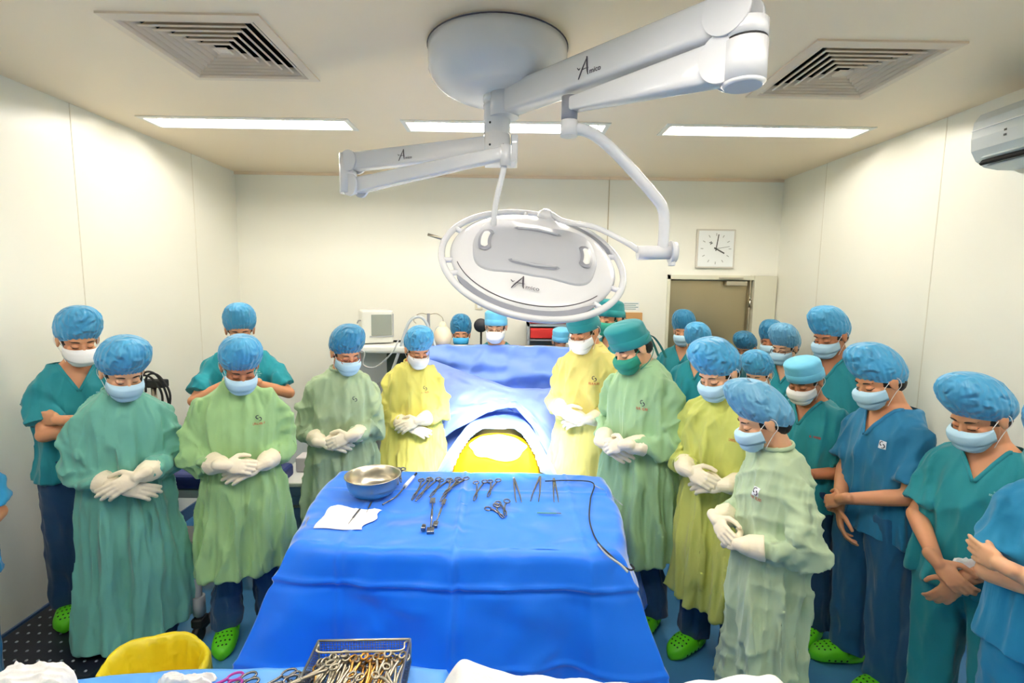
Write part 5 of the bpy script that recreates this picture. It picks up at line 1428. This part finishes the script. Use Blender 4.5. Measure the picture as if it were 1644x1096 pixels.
m = MB(); m.ell((.095, -.0, zt_-.19), (.045, .02, .08)); o = m.build('fluid_bag', mat('fluid_bag', (214, 222, 226), .2, alpha=.7)); o.location = (iv.x, iv.y, 0); tag(o, 'clear fluid bag hanging from the drip stand hook', 'fluid bag')
bb = atY(711, 541, 4.05); o = MB().ell((0, 0, 0), (.075, .07, .095), None, 24, 16).ell((0, 0, .09), (.03, .03, .04)).build('breathing_bag', mat('bag_cream', (240, 224, 196), .4)); o.location = bb; tag(o, 'cream breathing bag beside the drip stand, over the drape screen', 'breathing bag')
cable([tuple(bb+Vector((0, 0, -.08))), tuple(bb+Vector((-.04, .02, -.25))), tuple(bb+Vector((-.1, .05, -.5)))], .014, 'hose running down from the cream breathing bag', HS, 'breathing_hose', 'hose')
# round black examination lamp
ra = atY(772, 522, 4.45); rl = thing('examination_lamp', (ra.x, 4.5, 0), 'round black lamp head on a pole between two masked people', 'lamp')
m = MB(); m.lathe([(.001, -.02), (.05, -.02), (.062, .0), (.062, .02), (.045, .035), (.001, .04)], (0, -.05, ra.z), 28, Matrix.Rotation(R(90), 4, 'X')); m.build('lamp_head', mat('lamp_black', (40, 42, 52), .5), rl)
MB().tube([(0, 0, .03), (0, 0, ra.z)], .01, 10).build('pole', RUBB, rl); MB().lathe([(.001, .05), (.14, .04), (.16, .0), (.001, 0)], (0, 0, 0), 24).build('base', RUBB, rl)
# white pole
wp = atY(916, 540, 3.85); o = thing('drip_stand', (wp.x, wp.y, 0), 'thin white pole standing before the person in the sky blue cap', 'drip stand')
zt_ = atY(916, 512, 3.85).z
MB().tube([(0, 0, .05), (0, 0, zt_+.15)], .007, 10).build('pole', PLW, o); m = MB(); [m.tube([(0, 0, .06), (.22*math.cos(a), .22*math.sin(a), .03)], .01, 8) for a in np.linspace(0, 2*math.pi, 6)[:-1]]; m.build('base', PLW, o)
# red drawer cart
q0, q1 = atY(846, 518, 4.5), atY(916, 530, 4.5); cw = q1.x-q0.x; cc = thing('supply_cart', ((q0.x+q1.x)/2, 4.52, 0), 'steel supply cart with a red top drawer against the back wall', 'cart')
zc = q0.z
m = MB(); m.box((-cw/2+.01, 0, zc/2), (.02, .34, zc)).box((cw/2-.01, 0, zc/2), (.02, .34, zc)).box((0, .16, zc/2), (cw, .02, zc)).box((0, 0, zc-.01), (cw, .34, .02)).box((0, 0, zc-.14), (cw, .34, .012)).box((0, 0, zc-.45), (cw, .34, .012)).box((0, 0, .1), (cw, .34, .02)); m.build('cabinet', mat('cart_grey', (160, 166, 170), .35, metal=.3), cc)
MB().box((0, -.165, zc-.08), (cw-.05, .02, .09), bev=.006).build('drawer', RED, cc)
MB().box((0, -.1, zc+.02), (cw-.04, .12, .035), bev=.006).build('top_tray', mat('dark_red', (130, 30, 36), .4), cc)
# navy bed and white cabinet along the left
nb_ = thing('patient_trolley', (-1.92, 3.1, 0), 'low wheeled trolley with a navy mattress behind the gowned row', 'trolley')
MB().box((0, 0, .64), (1.0, .26, .1), bev=.03).build('mattress', NAVY, nb_); MB().box((0, 0, .56), (.96, .22, .05)).box((0, 0, .22), (.9, .2, .05)).build('frame', PLG, nb_)
for sx_ in (-.42, .42):
    for sy_ in (-.08, .08): MB().tube([(sx_, sy_, .07), (sx_, sy_, .56)], .02, 12).ell((sx_, sy_, .05), (.05, .025, .05)).build('leg', STEEL, nb_)
q = atY(475, 765, 3.0)
wc_ = thing('bedside_cabinet', (-1.32, 3.25, 0), 'white topped blue-grey cabinet between two gowned people', 'cabinet')
MB().box((0, 0, .31), (.36, .36, .54), bev=.01).build('cabinet_body', mat('cabinet_blue', (96, 124, 164), .4), wc_); MB().box((0, 0, .595), (.38, .38, .03), bev=.008).build('cabinet_top', PLW, wc_)
MB().box((0, -.185, .45), (.3, .012, .14), bev=.003).build('drawer', mat('cabinet_blue', (0, 0, 0)), wc_); MB().box((0, -.2, .46), (.1, .015, .012)).build('handle', STEEL, wc_)
o = MB().box((0, 0, .05), (.16, .12, .10), bev=.01).build('storage_box', mat('box_pale', (222, 214, 222), .5)); o.location = (-1.34, 3.3, .612); tag(o, 'pale plastic box standing on the white topped cabinet', 'box')
# equipment tower with black cables behind the teal gown
tw = thing('equipment_tower', (-2.1, 3.08, .69), 'equipment pole with looped black cables behind the teal gowned person', 'equipment')
z0_ = atY(240, 604, 3.05).z-.69; xx = atY(240, 604, 3.05).x+2.1
MB().tube([(xx, 0, .0), (xx, 0, z0_-.04)], .016, 12).build('pole', STEEL, tw); MB().box((xx, 0, z0_-.05), (.16, .06, .05), bev=.01).build('bracket', RUBB, tw)
m = MB(); [m.tube([(xx, 0, .03), (xx+.1*math.cos(a), .1*math.sin(a), .012)], .01, 8) for a in np.linspace(0, 2*math.pi, 6)[:-1]]; m.build('base', STEEL, tw)
for k, (a, b2, c_) in enumerate(((-.06, .05, .10), (-.03, .07, .06), (-.08, .02, .03))):
    MB().tube(smooth_path([(xx+a, -.03, z0_-.1), (xx+a+.01, -.03, z0_-.01), (xx+a+.05, -.03, z0_+.03-.012*k), (xx+b2, -.03, z0_+.0-.01*k), (xx+b2+.05, -.03, z0_-.12), (xx+c_+.02, -.03, z0_-.3)], 8), .0065, 8).build('cable_loop', RUBB, tw)
# wheeled stand foot under the grass green gown
q = atZ(322, 1010, .05); ws = thing('wheeled_stand', (q.x, q.y, 0), 'grey post on a black caster between the two nearest gowned people', 'stand')
MB().tube([(0, 0, .12), (0, 0, .34)], .018, 14).tube([(0, 0, .14), (0, 0, .24)], .03, 14).build('post', PLG, ws); MB().box((0, 0, .10), (.06, .07, .05), bev=.01).box((0, .12, .06), (.04, .26, .03), bev=.008).build('foot', RUBB, ws); MB().tube([(-.016, -.02, .04), (.016, -.02, .04)], .04, 18).build('caster', RUBB, ws)
# black step platform
stp = thing('step_platform', (-2.17, 2.42, 0), 'black studded step platform by the left wall, under the green clogs', 'step')
m = MB(); m.box((0, 0, .1), (.62, .72, .03), bev=.006)
for i in range(11):
    for j in range(12): m.ell((-.27+.054*i, -.33+.06*j, .116), (.007, .007, .004), None, 8, 5, 1)
m.build('tread', None, stp, mats=[mat('step_black', (26, 30, 44), .3), mat('stud_metal', (170, 178, 190), .3, metal=.6)])
for sx_ in (-.26, .26):
    for sy_ in (-.3, .3): MB().box((sx_, sy_, .045), (.04, .04, .09), bev=.004).build('leg', RUBB, stp)
# tissue in the waistband
q = atY(1545, 915, 1.72); crumple('tissue', [(q.x-.03, q.y), (q.x+.09, q.y+.01), (q.x+.09, q.y+.03), (q.x-.03, q.y+.02)], q.z, .03, 'crumpled white tissue held at the waist of the person in green scrubs', 'tissue', 9, n=14)
